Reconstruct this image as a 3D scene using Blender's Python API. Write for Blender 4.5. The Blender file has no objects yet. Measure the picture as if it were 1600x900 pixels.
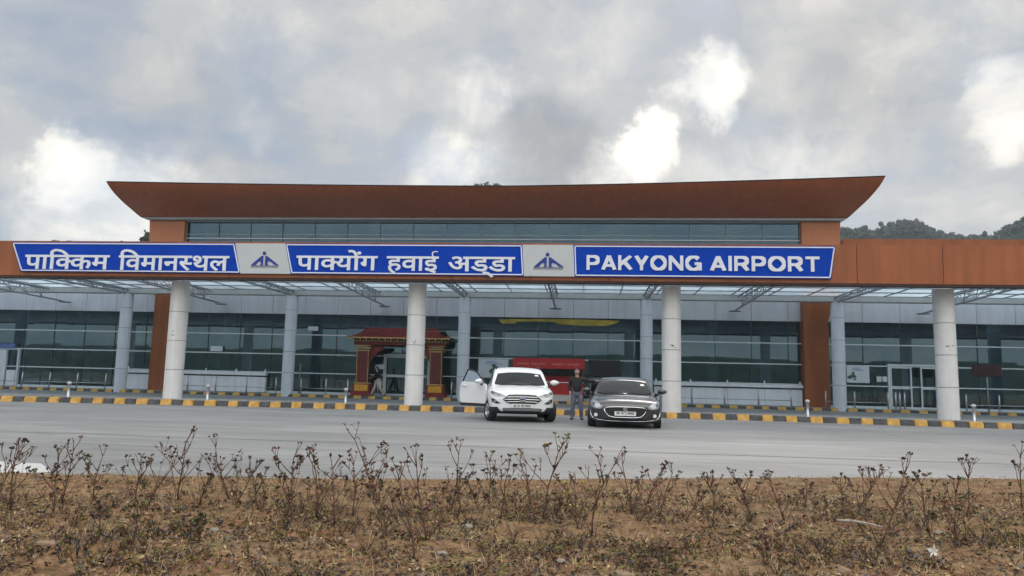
import bpy, bmesh, math, random
from mathutils import Vector, Matrix, noise
from mathutils.bvhtree import BVHTree

S = bpy.context.scene
COL = S.collection
R = math.radians
PI = math.pi

# ------------------------------------------------------------------ camera, sky, sun, exposure
cam_d = bpy.data.cameras.new('camera')
cam_d.sensor_width = 36.0
cam_d.lens = 36.0 * 1150.0 / 1600.0
cam_d.clip_start = 0.05
cam_d.clip_end = 5000.0
cam = bpy.data.objects.new('camera', cam_d)
COL.objects.link(cam)
rx, ux, dx_ = Vector((0.994922, 0.097936, 0.023209)), Vector((-0.010918, -0.124212, 0.992196)), Vector((-0.100054, 0.987411, 0.122512))
cam.matrix_world = Matrix(((rx.x, ux.x, -dx_.x, 0.0), (rx.y, ux.y, -dx_.y, 0.0), (rx.z, ux.z, -dx_.z, 1.32), (0, 0, 0, 1)))
S.camera = cam

SUN_EL, SUN_AZ = 38.0, 12.0          # degrees; azimuth east of the view axis (+Y), behind the building
W = bpy.data.worlds.new('World')
S.world = W
W.use_nodes = True
nt = W.node_tree
nt.nodes.clear()
NL = nt.links

def wn(kind, **kw):
    n = nt.nodes.new(kind)
    for k, v in kw.items():
        setattr(n, k, v)
    return n

def wmath(op, a, b=None, c=None, clamp=False):
    n = wn('ShaderNodeMath', operation=op)
    n.use_clamp = clamp
    for i, v in enumerate((a, b, c)):
        if v is None:
            continue
        if isinstance(v, (int, float)):
            n.inputs[i].default_value = v
        else:
            NL.new(v, n.inputs[i])
    return n.outputs[0]

def wvec(op, a, b=None, scale=None):
    n = wn('ShaderNodeVectorMath', operation=op)
    for i, v in enumerate((a, b)):
        if v is None:
            continue
        if isinstance(v, (tuple, list)):
            n.inputs[i].default_value = v
        else:
            NL.new(v, n.inputs[i])
    if scale is not None:
        if isinstance(scale, (int, float)):
            n.inputs['Scale'].default_value = scale
        else:
            NL.new(scale, n.inputs['Scale'])
    return n.outputs['Value'] if op in ('DOT_PRODUCT', 'LENGTH') else n.outputs['Vector']

def wrange(v, a, b, c=0.0, d=1.0):
    n = wn('ShaderNodeMapRange', interpolation_type='SMOOTHSTEP')
    NL.new(v, n.inputs['Value'])
    for k, x in zip(('From Min', 'From Max', 'To Min', 'To Max'), (a, b, c, d)):
        n.inputs[k].default_value = x
    return n.outputs['Result']

sky = wn('ShaderNodeTexSky', sky_type='NISHITA')
sky.sun_disc = False
sky.sun_elevation = R(SUN_EL)
sky.sun_rotation = R(SUN_AZ)
sky.altitude = 1400.0
sky.dust_density = 2.0
tc = wn('ShaderNodeTexCoord')
D0 = tc.outputs['Generated']
sep = wn('ShaderNodeSeparateXYZ')
NL.new(D0, sep.inputs[0])
zc = wmath('ADD', wmath('MAXIMUM', sep.outputs['Z'], 0.0), 0.16)
comb = wn('ShaderNodeCombineXYZ')
NL.new(wmath('DIVIDE', sep.outputs['X'], zc), comb.inputs[0])
NL.new(wmath('DIVIDE', sep.outputs['Y'], zc), comb.inputs[1])
P0 = comb.outputs[0]                    # a flat cloud layer seen from below

def wnoise(vec, scale, detail=6.0, rough=0.55, dist=0.0, off=(0, 0, 0)):
    n = wn('ShaderNodeTexNoise', noise_dimensions='3D')
    NL.new(wvec('ADD', vec, off), n.inputs['Vector'])
    n.inputs['Scale'].default_value = scale
    n.inputs['Detail'].default_value = detail
    n.inputs['Roughness'].default_value = rough
    n.inputs['Distortion'].default_value = dist
    return n

n_big = wnoise(P0, 1.1, 5.0, 0.5, 0.25, (3.1, 1.7, 0.4)).outputs['Fac']
n_mid = wnoise(P0, 2.9, 7.0, 0.55, 0.3, (7.3, 2.2, 1.4)).outputs['Fac']
n_puff = wnoise(D0, 7.0, 8.0, 0.58, 0.5, (5.3, 1.2, 2.4)).outputs['Fac']
n_fine = wnoise(D0, 8.0, 8.0, 0.62, 0.35, (0.3, 4.2, 8.4)).outputs['Fac']
dens = wmath('ADD', wmath('MULTIPLY', n_big, 0.26), wmath('ADD', wmath('MULTIPLY', n_mid, 0.42), wmath('MULTIPLY', n_fine, 0.28)))
dens = wmath('ADD', dens, wmath('ADD', wmath('MULTIPLY', sep.outputs['X'], 0.075), wmath('MULTIPLY', wmath('SUBTRACT', n_puff, 0.41), 0.34)))      # thinner, lighter cloud to the right
ramp = wn('ShaderNodeValToRGB')
NL.new(dens, ramp.inputs[0])
cr = ramp.color_ramp
cr.interpolation = 'EASE'
cr.elements[0].position, cr.elements[0].color = 0.36, (0.40, 0.45, 0.52, 1)
cr.elements[1].position, cr.elements[1].color = 0.66, (0.88, 0.84, 0.77, 1)
for p, c in ((0.45, (0.49, 0.52, 0.56, 1)), (0.52, (0.60, 0.605, 0.605, 1)), (0.58, (0.70, 0.685, 0.655, 1))):
    e = cr.elements.new(p)
    e.color = c
# thin places where the sun behind the clouds shines through, and heavier grey places
n_d = wn('ShaderNodeTexNoise')
NL.new(D0, n_d.inputs['Vector'])
n_d.inputs['Scale'].default_value = 11.0
n_d.inputs['Detail'].default_value = 5.0
n_d.inputs['Roughness'].default_value = 0.6
Dw = wvec('NORMALIZE', wvec('ADD', D0, wvec('SCALE', wvec('SUBTRACT', n_d.outputs['Color'], (0.5, 0.5, 0.5)), scale=0.13)))
BR = [((0.154, 0.913, 0.378), 2.7, 1.00), ((0.077, 0.950, 0.302), 2.0, 0.90), ((0.082, 0.944, 0.325), 1.6, 0.6), ((-0.145, 0.916, 0.375), 2.6, 0.50), ((-0.194, 0.942, 0.275), 2.8, 0.55),
      ((-0.565, 0.806, 0.175), 5.0, 0.90), ((-0.594, 0.772, 0.226), 1.9, 0.60), ((0.469, 0.827, 0.310), 2.4, 0.75), ((0.028, 0.962, 0.271), 2.2, 0.45),
      ((-0.40, 0.83, 0.397), 3.5, 0.28), ((0.400, 0.829, 0.391), 4.0, 0.34), ((-0.415, 0.858, 0.302), 1.7, 0.35), ((0.30, 0.92, 0.22), 6.0, 0.26), ((-0.13, 0.97, 0.20), 6.0, 0.36), ((0.02, 0.90, 0.43), 4.0, 0.26), ((0.22, 0.94, 0.26), 4.0, 0.28), ((0.10, 0.97, 0.23), 4.0, 0.30), ((-0.30, 0.89, 0.35), 3.0, 0.20)]
DK = [((-0.045, 0.953, 0.300), 3.6, 0.30), ((0.338, 0.865, 0.370), 4.5, 0.14), ((-0.45, 0.84, 0.26), 8.0, 0.08)]

def blobs(lst):
    tot = None
    for d, rad, s in lst:
        dt = wvec('DOT_PRODUCT', Dw, tuple(Vector(d).normalized()))
        m = wmath('MULTIPLY', wrange(dt, math.cos(R(rad * 1.5)), 1.0), s)
        tot = m if tot is None else wmath('ADD', tot, m)
    return tot

sb = blobs(BR)
edge = wrange(wmath('ADD', sb, wmath('MULTIPLY', wmath('SUBTRACT', n_fine, 0.5), 1.9)), 0.0, 1.35)
br = wmath('ADD', wmath('MULTIPLY', wmath('MULTIPLY', edge, wrange(sb, 0.0, 0.55)), 0.58), wmath('MULTIPLY', sb, 0.22))
dk = blobs(DK)
cl = wvec('SCALE', ramp.outputs['Color'], scale=wmath('SUBTRACT', 1.0, dk))
cl = wvec('ADD', cl, wvec('SCALE', wvec('ADD', (0.0, 0.0, 0.0), (0.95, 0.86, 0.70)), scale=br))
over = wrange(sep.outputs['Z'], 0.45, 0.85, 1.0, 2.4)       # an overcast sky is brightest overhead
back = wmath('ADD', 1.0, wmath('MULTIPLY', wrange(sep.outputs['Y'], -0.45, 0.15, 1.7, 0.0), wrange(sep.outputs['Z'], 0.16, 0.40)))      # sky behind the viewer, out of view, brightened to light the facade
cl = wvec('SCALE', wvec('SCALE', cl, scale=wmath('MULTIPLY', over, back)), scale=10.0)
mixs = wn('ShaderNodeMix', data_type='RGBA')
gap = wrange(dens, 0.38, 0.50, 0.26, 0.03)
NL.new(gap, mixs.inputs['Factor'])
NL.new(cl, mixs.inputs['A'])
NL.new(sky.outputs[0], mixs.inputs['B'])
bg = wn('ShaderNodeBackground')
bg.inputs['Strength'].default_value = 0.1
NL.new(mixs.outputs['Result'], bg.inputs['Color'])
wo = wn('ShaderNodeOutputWorld')
NL.new(bg.outputs[0], wo.inputs['Surface'])

sun_d = bpy.data.lights.new('sun', 'SUN')
sun_d.energy = 1.2
sun_d.angle = R(22)
sun_d.color = (1.0, 0.95, 0.88)
sun = bpy.data.objects.new('sun', sun_d)
COL.objects.link(sun)
sv = Vector((math.sin(R(SUN_AZ)) * math.cos(R(SUN_EL)), math.cos(R(SUN_AZ)) * math.cos(R(SUN_EL)), math.sin(R(SUN_EL))))
sun.rotation_euler = sv.to_track_quat('Z', 'Y').to_euler()

S.view_settings.view_transform = 'Standard'
S.view_settings.look = 'None'
S.view_settings.gamma = 1.0
S.view_settings.use_curve_mapping = False
S.view_settings.exposure = 0.0
S.render.engine = 'CYCLES'
S.cycles.max_bounces = 8
S.cycles.transparent_max_bounces = 12
S.cycles.use_denoising = True

# ------------------------------------------------------------------ materials
MATS = {}

def mat(name, col, rough=0.6, metal=0.0, var=0.0, vscale=3.0, bump=0.0, bscale=40.0, spec=0.5, stretch=(1, 1, 1), coat=0.0, col2=None, streak=0.0):
    """Principled material, its colour broken up by object-space noise."""
    m = bpy.data.materials.new(name)
    m.use_nodes = True
    t = m.node_tree
    b = t.nodes['Principled BSDF']
    b.inputs['Roughness'].default_value = rough
    b.inputs['Metallic'].default_value = metal
    b.inputs['Specular IOR Level'].default_value = spec
    b.inputs['Coat Weight'].default_value = coat
    b.inputs['Coat Roughness'].default_value = 0.06
    c4 = (*col, 1)
    b.inputs['Base Color'].default_value = c4
    tcn = t.nodes.new('ShaderNodeTexCoord')
    mp = t.nodes.new('ShaderNodeMapping')
    mp.inputs['Scale'].default_value = stretch
    t.links.new(tcn.outputs['Object'], mp.inputs['Vector'])
    if var > 0 or col2:
        n = t.nodes.new('ShaderNodeTexNoise')
        n.inputs['Scale'].default_value = vscale
        n.inputs['Detail'].default_value = 6
        n.inputs['Roughness'].default_value = 0.62
        t.links.new(mp.outputs[0], n.inputs['Vector'])
        rp = t.nodes.new('ShaderNodeValToRGB')
        rp.color_ramp.elements[0].position = 0.32
        rp.color_ramp.elements[1].position = 0.70
        rp.color_ramp.elements[0].color = (*[max(0, x * (1 - var)) for x in col], 1)
        rp.color_ramp.elements[1].color = (*(col2 if col2 else [x * (1 + var) for x in col]), 1)
        t.links.new(n.outputs['Fac'], rp.inputs[0])
        out = rp.outputs[0]
        if streak > 0:
            mp2 = t.nodes.new('ShaderNodeMapping')
            mp2.inputs['Scale'].default_value = (1.3, 1.3, 0.09)
            t.links.new(tcn.outputs['Object'], mp2.inputs['Vector'])
            n2 = t.nodes.new('ShaderNodeTexNoise')
            n2.inputs['Scale'].default_value = 2.6
            n2.inputs['Detail'].default_value = 5
            t.links.new(mp2.outputs[0], n2.inputs['Vector'])
            mr = t.nodes.new('ShaderNodeMapRange')
            mr.inputs['From Min'].default_value = 0.35
            mr.inputs['From Max'].default_value = 0.65
            mr.inputs['To Min'].default_value = 1 - streak
            mr.inputs['To Max'].default_value = 1.0
            t.links.new(n2.outputs['Fac'], mr.inputs[0])
            vm = t.nodes.new('ShaderNodeVectorMath')
            vm.operation = 'SCALE'
            t.links.new(out, vm.inputs[0])
            t.links.new(mr.outputs[0], vm.inputs['Scale'])
            out = vm.outputs[0]
        t.links.new(out, b.inputs['Base Color'])
    if bump > 0:
        n = t.nodes.new('ShaderNodeTexNoise')
        n.inputs['Scale'].default_value = bscale
        n.inputs['Detail'].default_value = 5
        t.links.new(mp.outputs[0], n.inputs['Vector'])
        bp = t.nodes.new('ShaderNodeBump')
        bp.inputs['Strength'].default_value = bump
        bp.inputs['Distance'].default_value = 0.02
        t.links.new(n.outputs['Fac'], bp.inputs['Height'])
        t.links.new(bp.outputs[0], b.inputs['Normal'])
    MATS[name] = m
    return m

def glass_mat(name, tint, refl_ior=1.7, wave=0.0, refl=(0.52, 0.74, 0.80)):
    """Coated architectural glass: tinted see-through plus a mirror share that grows at grazing angles."""
    m = bpy.data.materials.new(name)
    m.use_nodes = True
    t = m.node_tree
    t.nodes.clear()
    o = t.nodes.new('ShaderNodeOutputMaterial')
    mx = t.nodes.new('ShaderNodeMixShader')
    fr = t.nodes.new('ShaderNodeFresnel')
    fr.inputs['IOR'].default_value = refl_ior
    tr = t.nodes.new('ShaderNodeBsdfTransparent')
    tr.inputs[0].default_value = (*tint, 1)
    gl = t.nodes.new('ShaderNodeBsdfGlossy')
    gl.inputs['Roughness'].default_value = 0.015
    gl.inputs['Color'].default_value = (*refl, 1)
    if wave > 0:
        tcn = t.nodes.new('ShaderNodeTexCoord')
        n = t.nodes.new('ShaderNodeTexNoise')
        n.inputs['Scale'].default_value = 0.7
        n.inputs['Detail'].default_value = 1
        t.links.new(tcn.outputs['Object'], n.inputs['Vector'])
        bp = t.nodes.new('ShaderNodeBump')
        bp.inputs['Strength'].default_value = wave
        bp.inputs['Distance'].default_value = 0.02
        t.links.new(n.outputs['Fac'], bp.inputs['Height'])
        t.links.new(bp.outputs[0], gl.inputs['Normal'])
    t.links.new(fr.outputs[0], mx.inputs[0])
    t.links.new(tr.outputs[0], mx.inputs[1])
    t.links.new(gl.outputs[0], mx.inputs[2])
    t.links.new(mx.outputs[0], o.inputs[0])
    MATS[name] = m
    return m

M_ORANGE = mat('painted_brown_cladding', (0.31, 0.094, 0.029), 0.45, var=0.12, vscale=0.5, streak=0.22, spec=0.4)
M_ORANGE2 = mat('painted_orange_pier', (0.55, 0.20, 0.08), 0.5, var=0.08, vscale=0.6, streak=0.08)
M_ROOF = mat('painted_brown_roof', (0.50, 0.142, 0.052), 0.5, var=0.10, vscale=0.4, stretch=(0.4, 1, 1), streak=0.16)
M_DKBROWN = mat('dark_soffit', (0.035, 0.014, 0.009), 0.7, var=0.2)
M_WHITE = mat('white_panel', (0.74, 0.75, 0.78), 0.45, var=0.05, vscale=0.8, streak=0.10)
M_BAND = mat('pale_aluminium_panel', (0.58, 0.59, 0.64), 0.45, var=0.06, vscale=0.6, streak=0.10)
M_COLF = mat('white_column_paint', (0.68, 0.67, 0.65), 0.5, var=0.06, vscale=1.5, streak=0.14)
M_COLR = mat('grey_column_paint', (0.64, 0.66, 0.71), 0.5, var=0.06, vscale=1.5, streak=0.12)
M_JOINT = mat('dark_joint', (0.10, 0.10, 0.10), 0.8)
M_MULL = mat('pale_mullion', (0.62, 0.66, 0.68), 0.4, var=0.05)
M_MULLD = mat('dark_mullion', (0.05, 0.065, 0.07), 0.4)
M_STEEL = mat('brushed_steel', (0.42, 0.42, 0.43), 0.38, metal=0.85, var=0.1, vscale=8)
M_GREYSTEEL = mat('grey_painted_steel', (0.20, 0.21, 0.22), 0.55, var=0.15, vscale=4)
M_TRUSS = mat('truss_paint', (0.30, 0.32, 0.34), 0.55, var=0.12, vscale=4)
M_PALESTEEL = mat('pale_painted_beam', (0.42, 0.43, 0.43), 0.5, var=0.10, vscale=2)
M_GLASS = glass_mat('facade_glass', (0.52, 0.70, 0.74), 2.55, 0.05, (0.56, 0.82, 0.92))
M_GLASSC = glass_mat('clerestory_glass', (0.45, 0.60, 0.68), 2.9, 0.04, (0.52, 0.78, 0.90))
M_INT = mat('interior_wall', (0.36, 0.40, 0.40), 0.8, var=0.3, vscale=0.35)
M_INTC = mat('interior_column', (0.40, 0.52, 0.53), 0.6)
M_INTF = mat('interior_floor', (0.28, 0.27, 0.25), 0.3)
M_DARK = mat('near_black', (0.012, 0.012, 0.013), 0.6)
M_BLUE = mat('sign_blue', (0.004, 0.046, 0.36), 0.6, var=0.10, vscale=0.7, spec=0.04)
M_SIGNW = mat('sign_white', (0.66, 0.68, 0.72), 0.5, var=0.06, vscale=2)
M_SIGNG = mat('logo_panel_grey', (0.46, 0.48, 0.48), 0.5, var=0.05, vscale=1)
M_NAVY = mat('logo_navy', (0.004, 0.024, 0.22), 0.5)
M_GREYTXT = mat('faded_lettering', (0.16, 0.17, 0.18), 0.6)

def canopy_glass():
    m = bpy.data.materials.new('frosted_canopy_glass')
    m.use_nodes = True
    t = m.node_tree
    t.nodes.clear()
    o = t.nodes.new('ShaderNodeOutputMaterial')
    a = t.nodes.new('ShaderNodeMixShader'); a.inputs[0].default_value = 0.62
    tl = t.nodes.new('ShaderNodeBsdfTranslucent')
    tr = t.nodes.new('ShaderNodeBsdfTransparent'); tr.inputs[0].default_value = (0.62, 0.74, 0.78, 1)
    tcn = t.nodes.new('ShaderNodeTexCoord')
    n = t.nodes.new('ShaderNodeTexNoise'); n.inputs['Scale'].default_value = 1.2; n.inputs['Detail'].default_value = 6
    rp = t.nodes.new('ShaderNodeValToRGB')
    rp.color_ramp.elements[0].position = 0.35; rp.color_ramp.elements[0].color = (0.46, 0.56, 0.64, 1)
    rp.color_ramp.elements[1].position = 0.7; rp.color_ramp.elements[1].color = (0.62, 0.76, 0.86, 1)
    t.links.new(tcn.outputs['Object'], n.inputs['Vector'])
    t.links.new(n.outputs['Fac'], rp.inputs[0])
    t.links.new(rp.outputs[0], tl.inputs[0])
    t.links.new(tr.outputs[0], a.inputs[1]); t.links.new(tl.outputs[0], a.inputs[2])
    t.links.new(a.outputs[0], o.inputs[0])
    return m
M_CANOPY = canopy_glass()

# ------------------------------------------------------------------ mesh helpers
class MB:
    """Collects boxes, tubes, lathes and strips; build() links them as ONE mesh object."""
    def __init__(s):
        s.v, s.f, s.m, s.sm = [], [], [], []
    def add(s, vs, fs, mi=0, smooth=False):
        n = len(s.v)
        s.v += [tuple(p) for p in vs]
        for f in fs:
            s.f.append([n + i for i in f]); s.m.append(mi); s.sm.append(smooth)
        return s
    def box(s, x0, x1, y0, y1, z0, z1, mi=0, bev=0.0):
        if bev <= 0:
            vs = [(x, y, z) for z in (z0, z1) for x, y in ((x0, y0), (x1, y0), (x1, y1), (x0, y1))]
            s.add(vs, [(3, 2, 1, 0), (4, 5, 6, 7), (0, 1, 5, 4), (1, 2, 6, 5), (2, 3, 7, 6), (3, 0, 4, 7)], mi)
        else:
            b = bmesh.new()
            bmesh.ops.create_cube(b, size=1.0)
            for v in b.verts:
                v.co = Vector(((x0 + x1) / 2 + v.co.x * (x1 - x0), (y0 + y1) / 2 + v.co.y * (y1 - y0), (z0 + z1) / 2 + v.co.z * (z1 - z0)))
            bmesh.ops.bevel(b, geom=b.edges[:], offset=bev, segments=2, affect='EDGES')
            b.verts.index_update()
            s.add([v.co.copy() for v in b.verts], [[v.index for v in f.verts] for f in b.faces], mi)
            b.free()
        return s
    def quad(s, a, b, c, d, mi=0):
        return s.add([a, b, c, d], [(0, 1, 2, 3)], mi)
    def tube(s, pts, r, n=8, mi=0, cap=True, smooth=True):
        pts = [Vector(p) for p in pts]
        rs = r if isinstance(r, (list, tuple)) else [r] * len(pts)
        vs, fs = [], []
        for i, p in enumerate(pts):
            t = (pts[min(i + 1, len(pts) - 1)] - pts[max(i - 1, 0)])
            t = t.normalized() if t.length > 1e-9 else Vector((0, 0, 1))
            a = t.orthogonal().normalized() if abs(t.z) > 0.999 else t.cross(Vector((0, 0, 1))).normalized()
            b = t.cross(a)
            for k in range(n):
                w = 2 * PI * k / n
                vs.append(p + (a * math.cos(w) + b * math.sin(w)) * rs[i])
        for i in range(len(pts) - 1):
            for k in range(n):
                k2 = (k + 1) % n
                fs.append((i * n + k, i * n + k2, (i + 1) * n + k2, (i + 1) * n + k))
        s.add(vs, fs, mi, smooth)
        if cap:
            m = len(s.v) - len(vs)
            s.f.append([m + k for k in reversed(range(n))]); s.m.append(mi); s.sm.append(False)
            e = m + (len(pts) - 1) * n
            s.f.append([e + k for k in range(n)]); s.m.append(mi); s.sm.append(False)
        return s
    def lathe(s, prof, c=(0, 0, 0), n=24, mi=0, axis='Z', smooth=True, cap=True):
        c = Vector(c)
        def pt(r, h, w):
            if axis == 'Z':
                return c + Vector((r * math.cos(w), r * math.sin(w), h))
            if axis == 'X':
                return c + Vector((h, r * math.cos(w), r * math.sin(w)))
            return c + Vector((r * math.cos(w), h, r * math.sin(w)))
        vs, fs = [], []
        for r, h in prof:
            vs += [pt(r, h, 2 * PI * k / n) for k in range(n)]
        for i in range(len(prof) - 1):
            for k in range(n):
                k2 = (k + 1) % n
                fs.append((i * n + k, i * n + k2, (i + 1) * n + k2, (i + 1) * n + k))
        m = len(s.v)
        s.add(vs, fs, mi, smooth)
        if cap:
            for i, rev in ((0, True), (len(prof) - 1, False)):
                if prof[i][0] > 1e-4:
                    ids = [m + i * n + k for k in range(n)]
                    s.f.append(list(reversed(ids)) if rev else ids); s.m.append(mi); s.sm.append(False)
        return s
    def prism(s, poly, y0, y1, mi=0):
        """polygon in x-z pushed along y"""
        n = len(poly)
        vs = [(x, y0, z) for x, z in poly] + [(x, y1, z) for x, z in poly]
        fs = [list(range(n)), list(range(2 * n - 1, n - 1, -1))] + [(i, i + n, (i + 1) % n + n, (i + 1) % n) for i in range(n)]
        return s.add(vs, fs, mi)
    def build(s, name, mats, parent=None, fix=True):
        me = bpy.data.meshes.new(name)
        me.from_pydata(s.v, [], s.f)
        for m in (mats if isinstance(mats, (list, tuple)) else [mats]):
            me.materials.append(m)
        me.polygons.foreach_set('material_index', s.m)
        me.polygons.foreach_set('use_smooth', s.sm)
        if fix:
            b = bmesh.new(); b.from_mesh(me)
            bmesh.ops.recalc_face_normals(b, faces=b.faces[:])
            b.to_mesh(me); b.free()
        me.update()
        o = bpy.data.objects.new(name, me)
        COL.objects.link(o)
        if parent:
            o.parent = parent
        return o

def tag(o, label=None, cat=None, group=None, kind=None):
    for k, v in (('label', label), ('category', cat), ('group', group), ('kind', kind)):
        if v:
            o[k] = v
    return o

def empty(name, loc=(0, 0, 0), rz=0.0, label=None, cat=None, group=None, parent=None):
    o = bpy.data.objects.new(name, None)
    o.empty_display_size = 0.2
    COL.objects.link(o)
    o.location = loc
    o.rotation_euler = (0, 0, rz)
    if parent:
        o.parent = parent
    return tag(o, label, cat, group)

def copy_tree(o, parent=None):
    kids = list(o.children)
    c = o.copy()
    COL.objects.link(c)
    if parent:
        c.parent = parent
    for k in kids:
        copy_tree(k, c)
    return c

def text_mesh(name, body, size, m, parent=None, off=0.0, ext=0.004, width=None):
    """lettering from Blender's built-in font, turned into a mesh standing in the x-z plane and facing -y"""
    c = bpy.data.curves.new(name, 'FONT')
    c.body = body; c.size = size; c.offset = off; c.extrude = ext; c.resolution_u = 3
    t = bpy.data.objects.new(name, c)
    COL.objects.link(t)
    dg = bpy.context.evaluated_depsgraph_get()
    me = bpy.data.meshes.new_from_object(t.evaluated_get(dg))
    bpy.data.objects.remove(t)
    xs = [v.co.x for v in me.vertices]; ys = [v.co.y for v in me.vertices]
    x0, y0 = min(xs), min(ys)
    k = (width / (max(xs) - x0)) if width else 1.0
    for v in me.vertices:
        v.co = Vector(((v.co.x - x0) * k, -v.co.z, v.co.y - y0))
    me.materials.clear(); me.materials.append(m)
    o = bpy.data.objects.new(name, me)
    COL.objects.link(o)
    if parent:
        o.parent = parent
    return o

# ------------------------------------------------------------------ ground, road, kerbs
def fbm(x, y, z=0.0, sc=1.0, oc=4):
    return noise.fractal(Vector((x * sc, y * sc, z)), 1.0, 2.0, oc)

def ground_mat():
    return mat('distant_earth', (0.085, 0.075, 0.045), 0.95, var=0.3, vscale=0.05)

g = MB().quad((-760, -440, -0.06), (760, -440, -0.06), (760, 720, -0.06), (-760, 720, -0.06)).build('ground', ground_mat())
tag(g, kind='structure')

VEDGE = [(-60, 3.0), (-24, 5.0), (-7.2, 8.75), (-4.1, 9.15), (-0.95, 9.85), (0.8, 10.4), (3.6, 11.4), (6.6, 12.0), (14, 14.0), (60, 20.0)]
def vedge(x):
    for (x0, y0), (x1, y1) in zip(VEDGE, VEDGE[1:]):
        if x <= x1:
            return y0 + (y1 - y0) * (x - x0) / (x1 - x0) + 0.10 * fbm(x, 3.3, 0, 1.6) + 0.03 * fbm(x, 8.3, 0, 9.0)
    return VEDGE[-1][1]

def kerb_y(x):
    return 28.45 - 0.0042 * (x + 2.0) ** 2 if abs(x + 2) < 26 else 28.45 - 0.0042 * 676 - 0.10 * (abs(x + 2) - 26)

def road_mat():
    m = mat('worn_concrete', (0.42, 0.42, 0.415), 0.62, spec=0.35)
    t = m.node_tree; b = t.nodes['Principled BSDF']
    tcn = t.nodes.new('ShaderNodeTexCoord')
    def nz(scale, stretch, det=6, rough=0.6):
        mp = t.nodes.new('ShaderNodeMapping'); mp.inputs['Scale'].default_value = stretch
        mp.inputs['Rotation'].default_value = (0, 0, R(3))
        n = t.nodes.new('ShaderNodeTexNoise'); n.inputs['Scale'].default_value = scale; n.inputs['Detail'].default_value = det; n.inputs['Roughness'].default_value = rough
        t.links.new(tcn.outputs['Object'], mp.inputs[0]); t.links.new(mp.outputs[0], n.inputs['Vector'])
        return n.outputs['Fac']
    def mr(v, a, b_, c, d):
        n = t.nodes.new('ShaderNodeMapRange'); t.links.new(v, n.inputs[0])
        for i, x in enumerate((a, b_, c, d)): n.inputs[1 + i].default_value = x
        return n.outputs[0]
    def mul(a, b_):
        n = t.nodes.new('ShaderNodeMath'); n.operation = 'MULTIPLY'; t.links.new(a, n.inputs[0]); t.links.new(b_, n.inputs[1]); return n.outputs[0]
    f = mul(mr(nz(0.35, (0.5, 1.3, 1)), 0.3, 0.7, 0.70, 1.16), mr(nz(1.3, (0.25, 2.2, 1)), 0.3, 0.7, 0.82, 1.12))
    f = mul(f, mr(nz(18, (1, 1, 1), 4, 0.7), 0.3, 0.7, 0.88, 1.10))
    f = mul(f, mr(nz(5.0, (0.05, 3.0, 1), 3), 0.35, 0.65, 0.88, 1.08))
    f = mul(f, mr(nz(0.9, (0.8, 1.4, 1), 5, 0.7), 0.60, 0.72, 1.0, 0.72))
    vm = t.nodes.new('ShaderNodeVectorMath'); vm.operation = 'SCALE'; vm.inputs[0].default_value = (0.208, 0.206, 0.201)
    t.links.new(f, vm.inputs['Scale']); t.links.new(vm.outputs[0], b.inputs['Base Color'])
    bp = t.nodes.new('ShaderNodeBump'); bp.inputs['Strength'].default_value = 0.25; bp.inputs['Distance'].default_value = 0.01
    t.links.new(nz(60, (0.4, 1.5, 1), 4, 0.7), bp.inputs['Height']); t.links.new(bp.outputs[0], b.inputs['Normal'])
    return m
M_ROAD = road_mat()
rd = MB().quad((-120, -1, 0), (100, -1, 0), (100, 43.0, 0), (-120, 43.0, 0)).build('road', M_ROAD)
tag(rd, kind='structure')

# slab joints and hairline cracks in the concrete, 4 mm above it
jm = MB()
def strip(pts, w, z=0.004):
    for i, ((xa, ya), (xb, yb)) in enumerate(zip(pts, pts[1:])):
        jm.quad((xa, ya - w, z), (xb, yb - w, z), (xb, yb + w, z), (xa, ya + w, z))
def wob(x0, x1, y, n, a, s):
    return [(x0 + (x1 - x0) * i / n, y(x0 + (x1 - x0) * i / n) + a * fbm(i * 0.31, s, 0, 1.0)) for i in range(n + 1)]
strip(wob(-40, 30, lambda x: 14.35, 140, 0.10, 1.1), 0.028)
strip(wob(-40, 36, lambda x: 24.1, 80, 0.03, 6.1), 0.016)
strip(wob(-6.5, 3.5, lambda x: 16.7 + .06 * x, 40, .22, 5.5), 0.009)
strip(wob(1.5, 12, lambda x: 17.8 - .05 * x, 40, .25, 3.5), 0.010)
strip(wob(-16, -7, lambda x: 17.0 + .03 * x, 40, .2, 8.5), 0.010)
strip(wob(-40, 40, lambda x: 19.6, 80, 0.04, 4.1), 0.014)
strip(wob(-3.4, -1.0, lambda x: 11.55 + 0.02 * x, 14, 0.08, 7.1), 0.012)
strip(wob(2.2, 8.0, lambda x: 13.0 + 0.05 * x, 24, 0.12, 9.7), 0.010)
strip(wob(-9.5, -5.2, lambda x: 12.2 - 0.03 * x, 20, 0.12, 2.7), 0.010)
for xx in (-21, -12.3, 8.6, 18):
    for ya, yb in ((9.5, 14.3), (14.4, 27.6)):
        if xx > 0 and ya < 10: ya = 12.6
        jm.quad((xx - 0.008, ya, 0.004), (xx + 0.008, ya, 0.004), (xx + 0.008 + 0.02, yb, 0.004), (xx - 0.008 + 0.02, yb, 0.004))
tag(jm.build('road_joint', mat('joint_filler', (0.14, 0.135, 0.13), 0.9)), kind='structure')
pp = MB()
pp.add([(-12, 7.9, .004), (-7.1, 8.75, .004), (-6.75, 9.0, .004), (-7.5, 9.75, .004), (-8.2, 9.8, .004), (-12, 9.3, .004)], [(0, 1, 2, 3, 4, 5)])
tag(pp.build('path', mat('pale_cement', (0.40, 0.395, 0.38), 0.8, var=0.1, vscale=2)), kind='structure')

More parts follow.
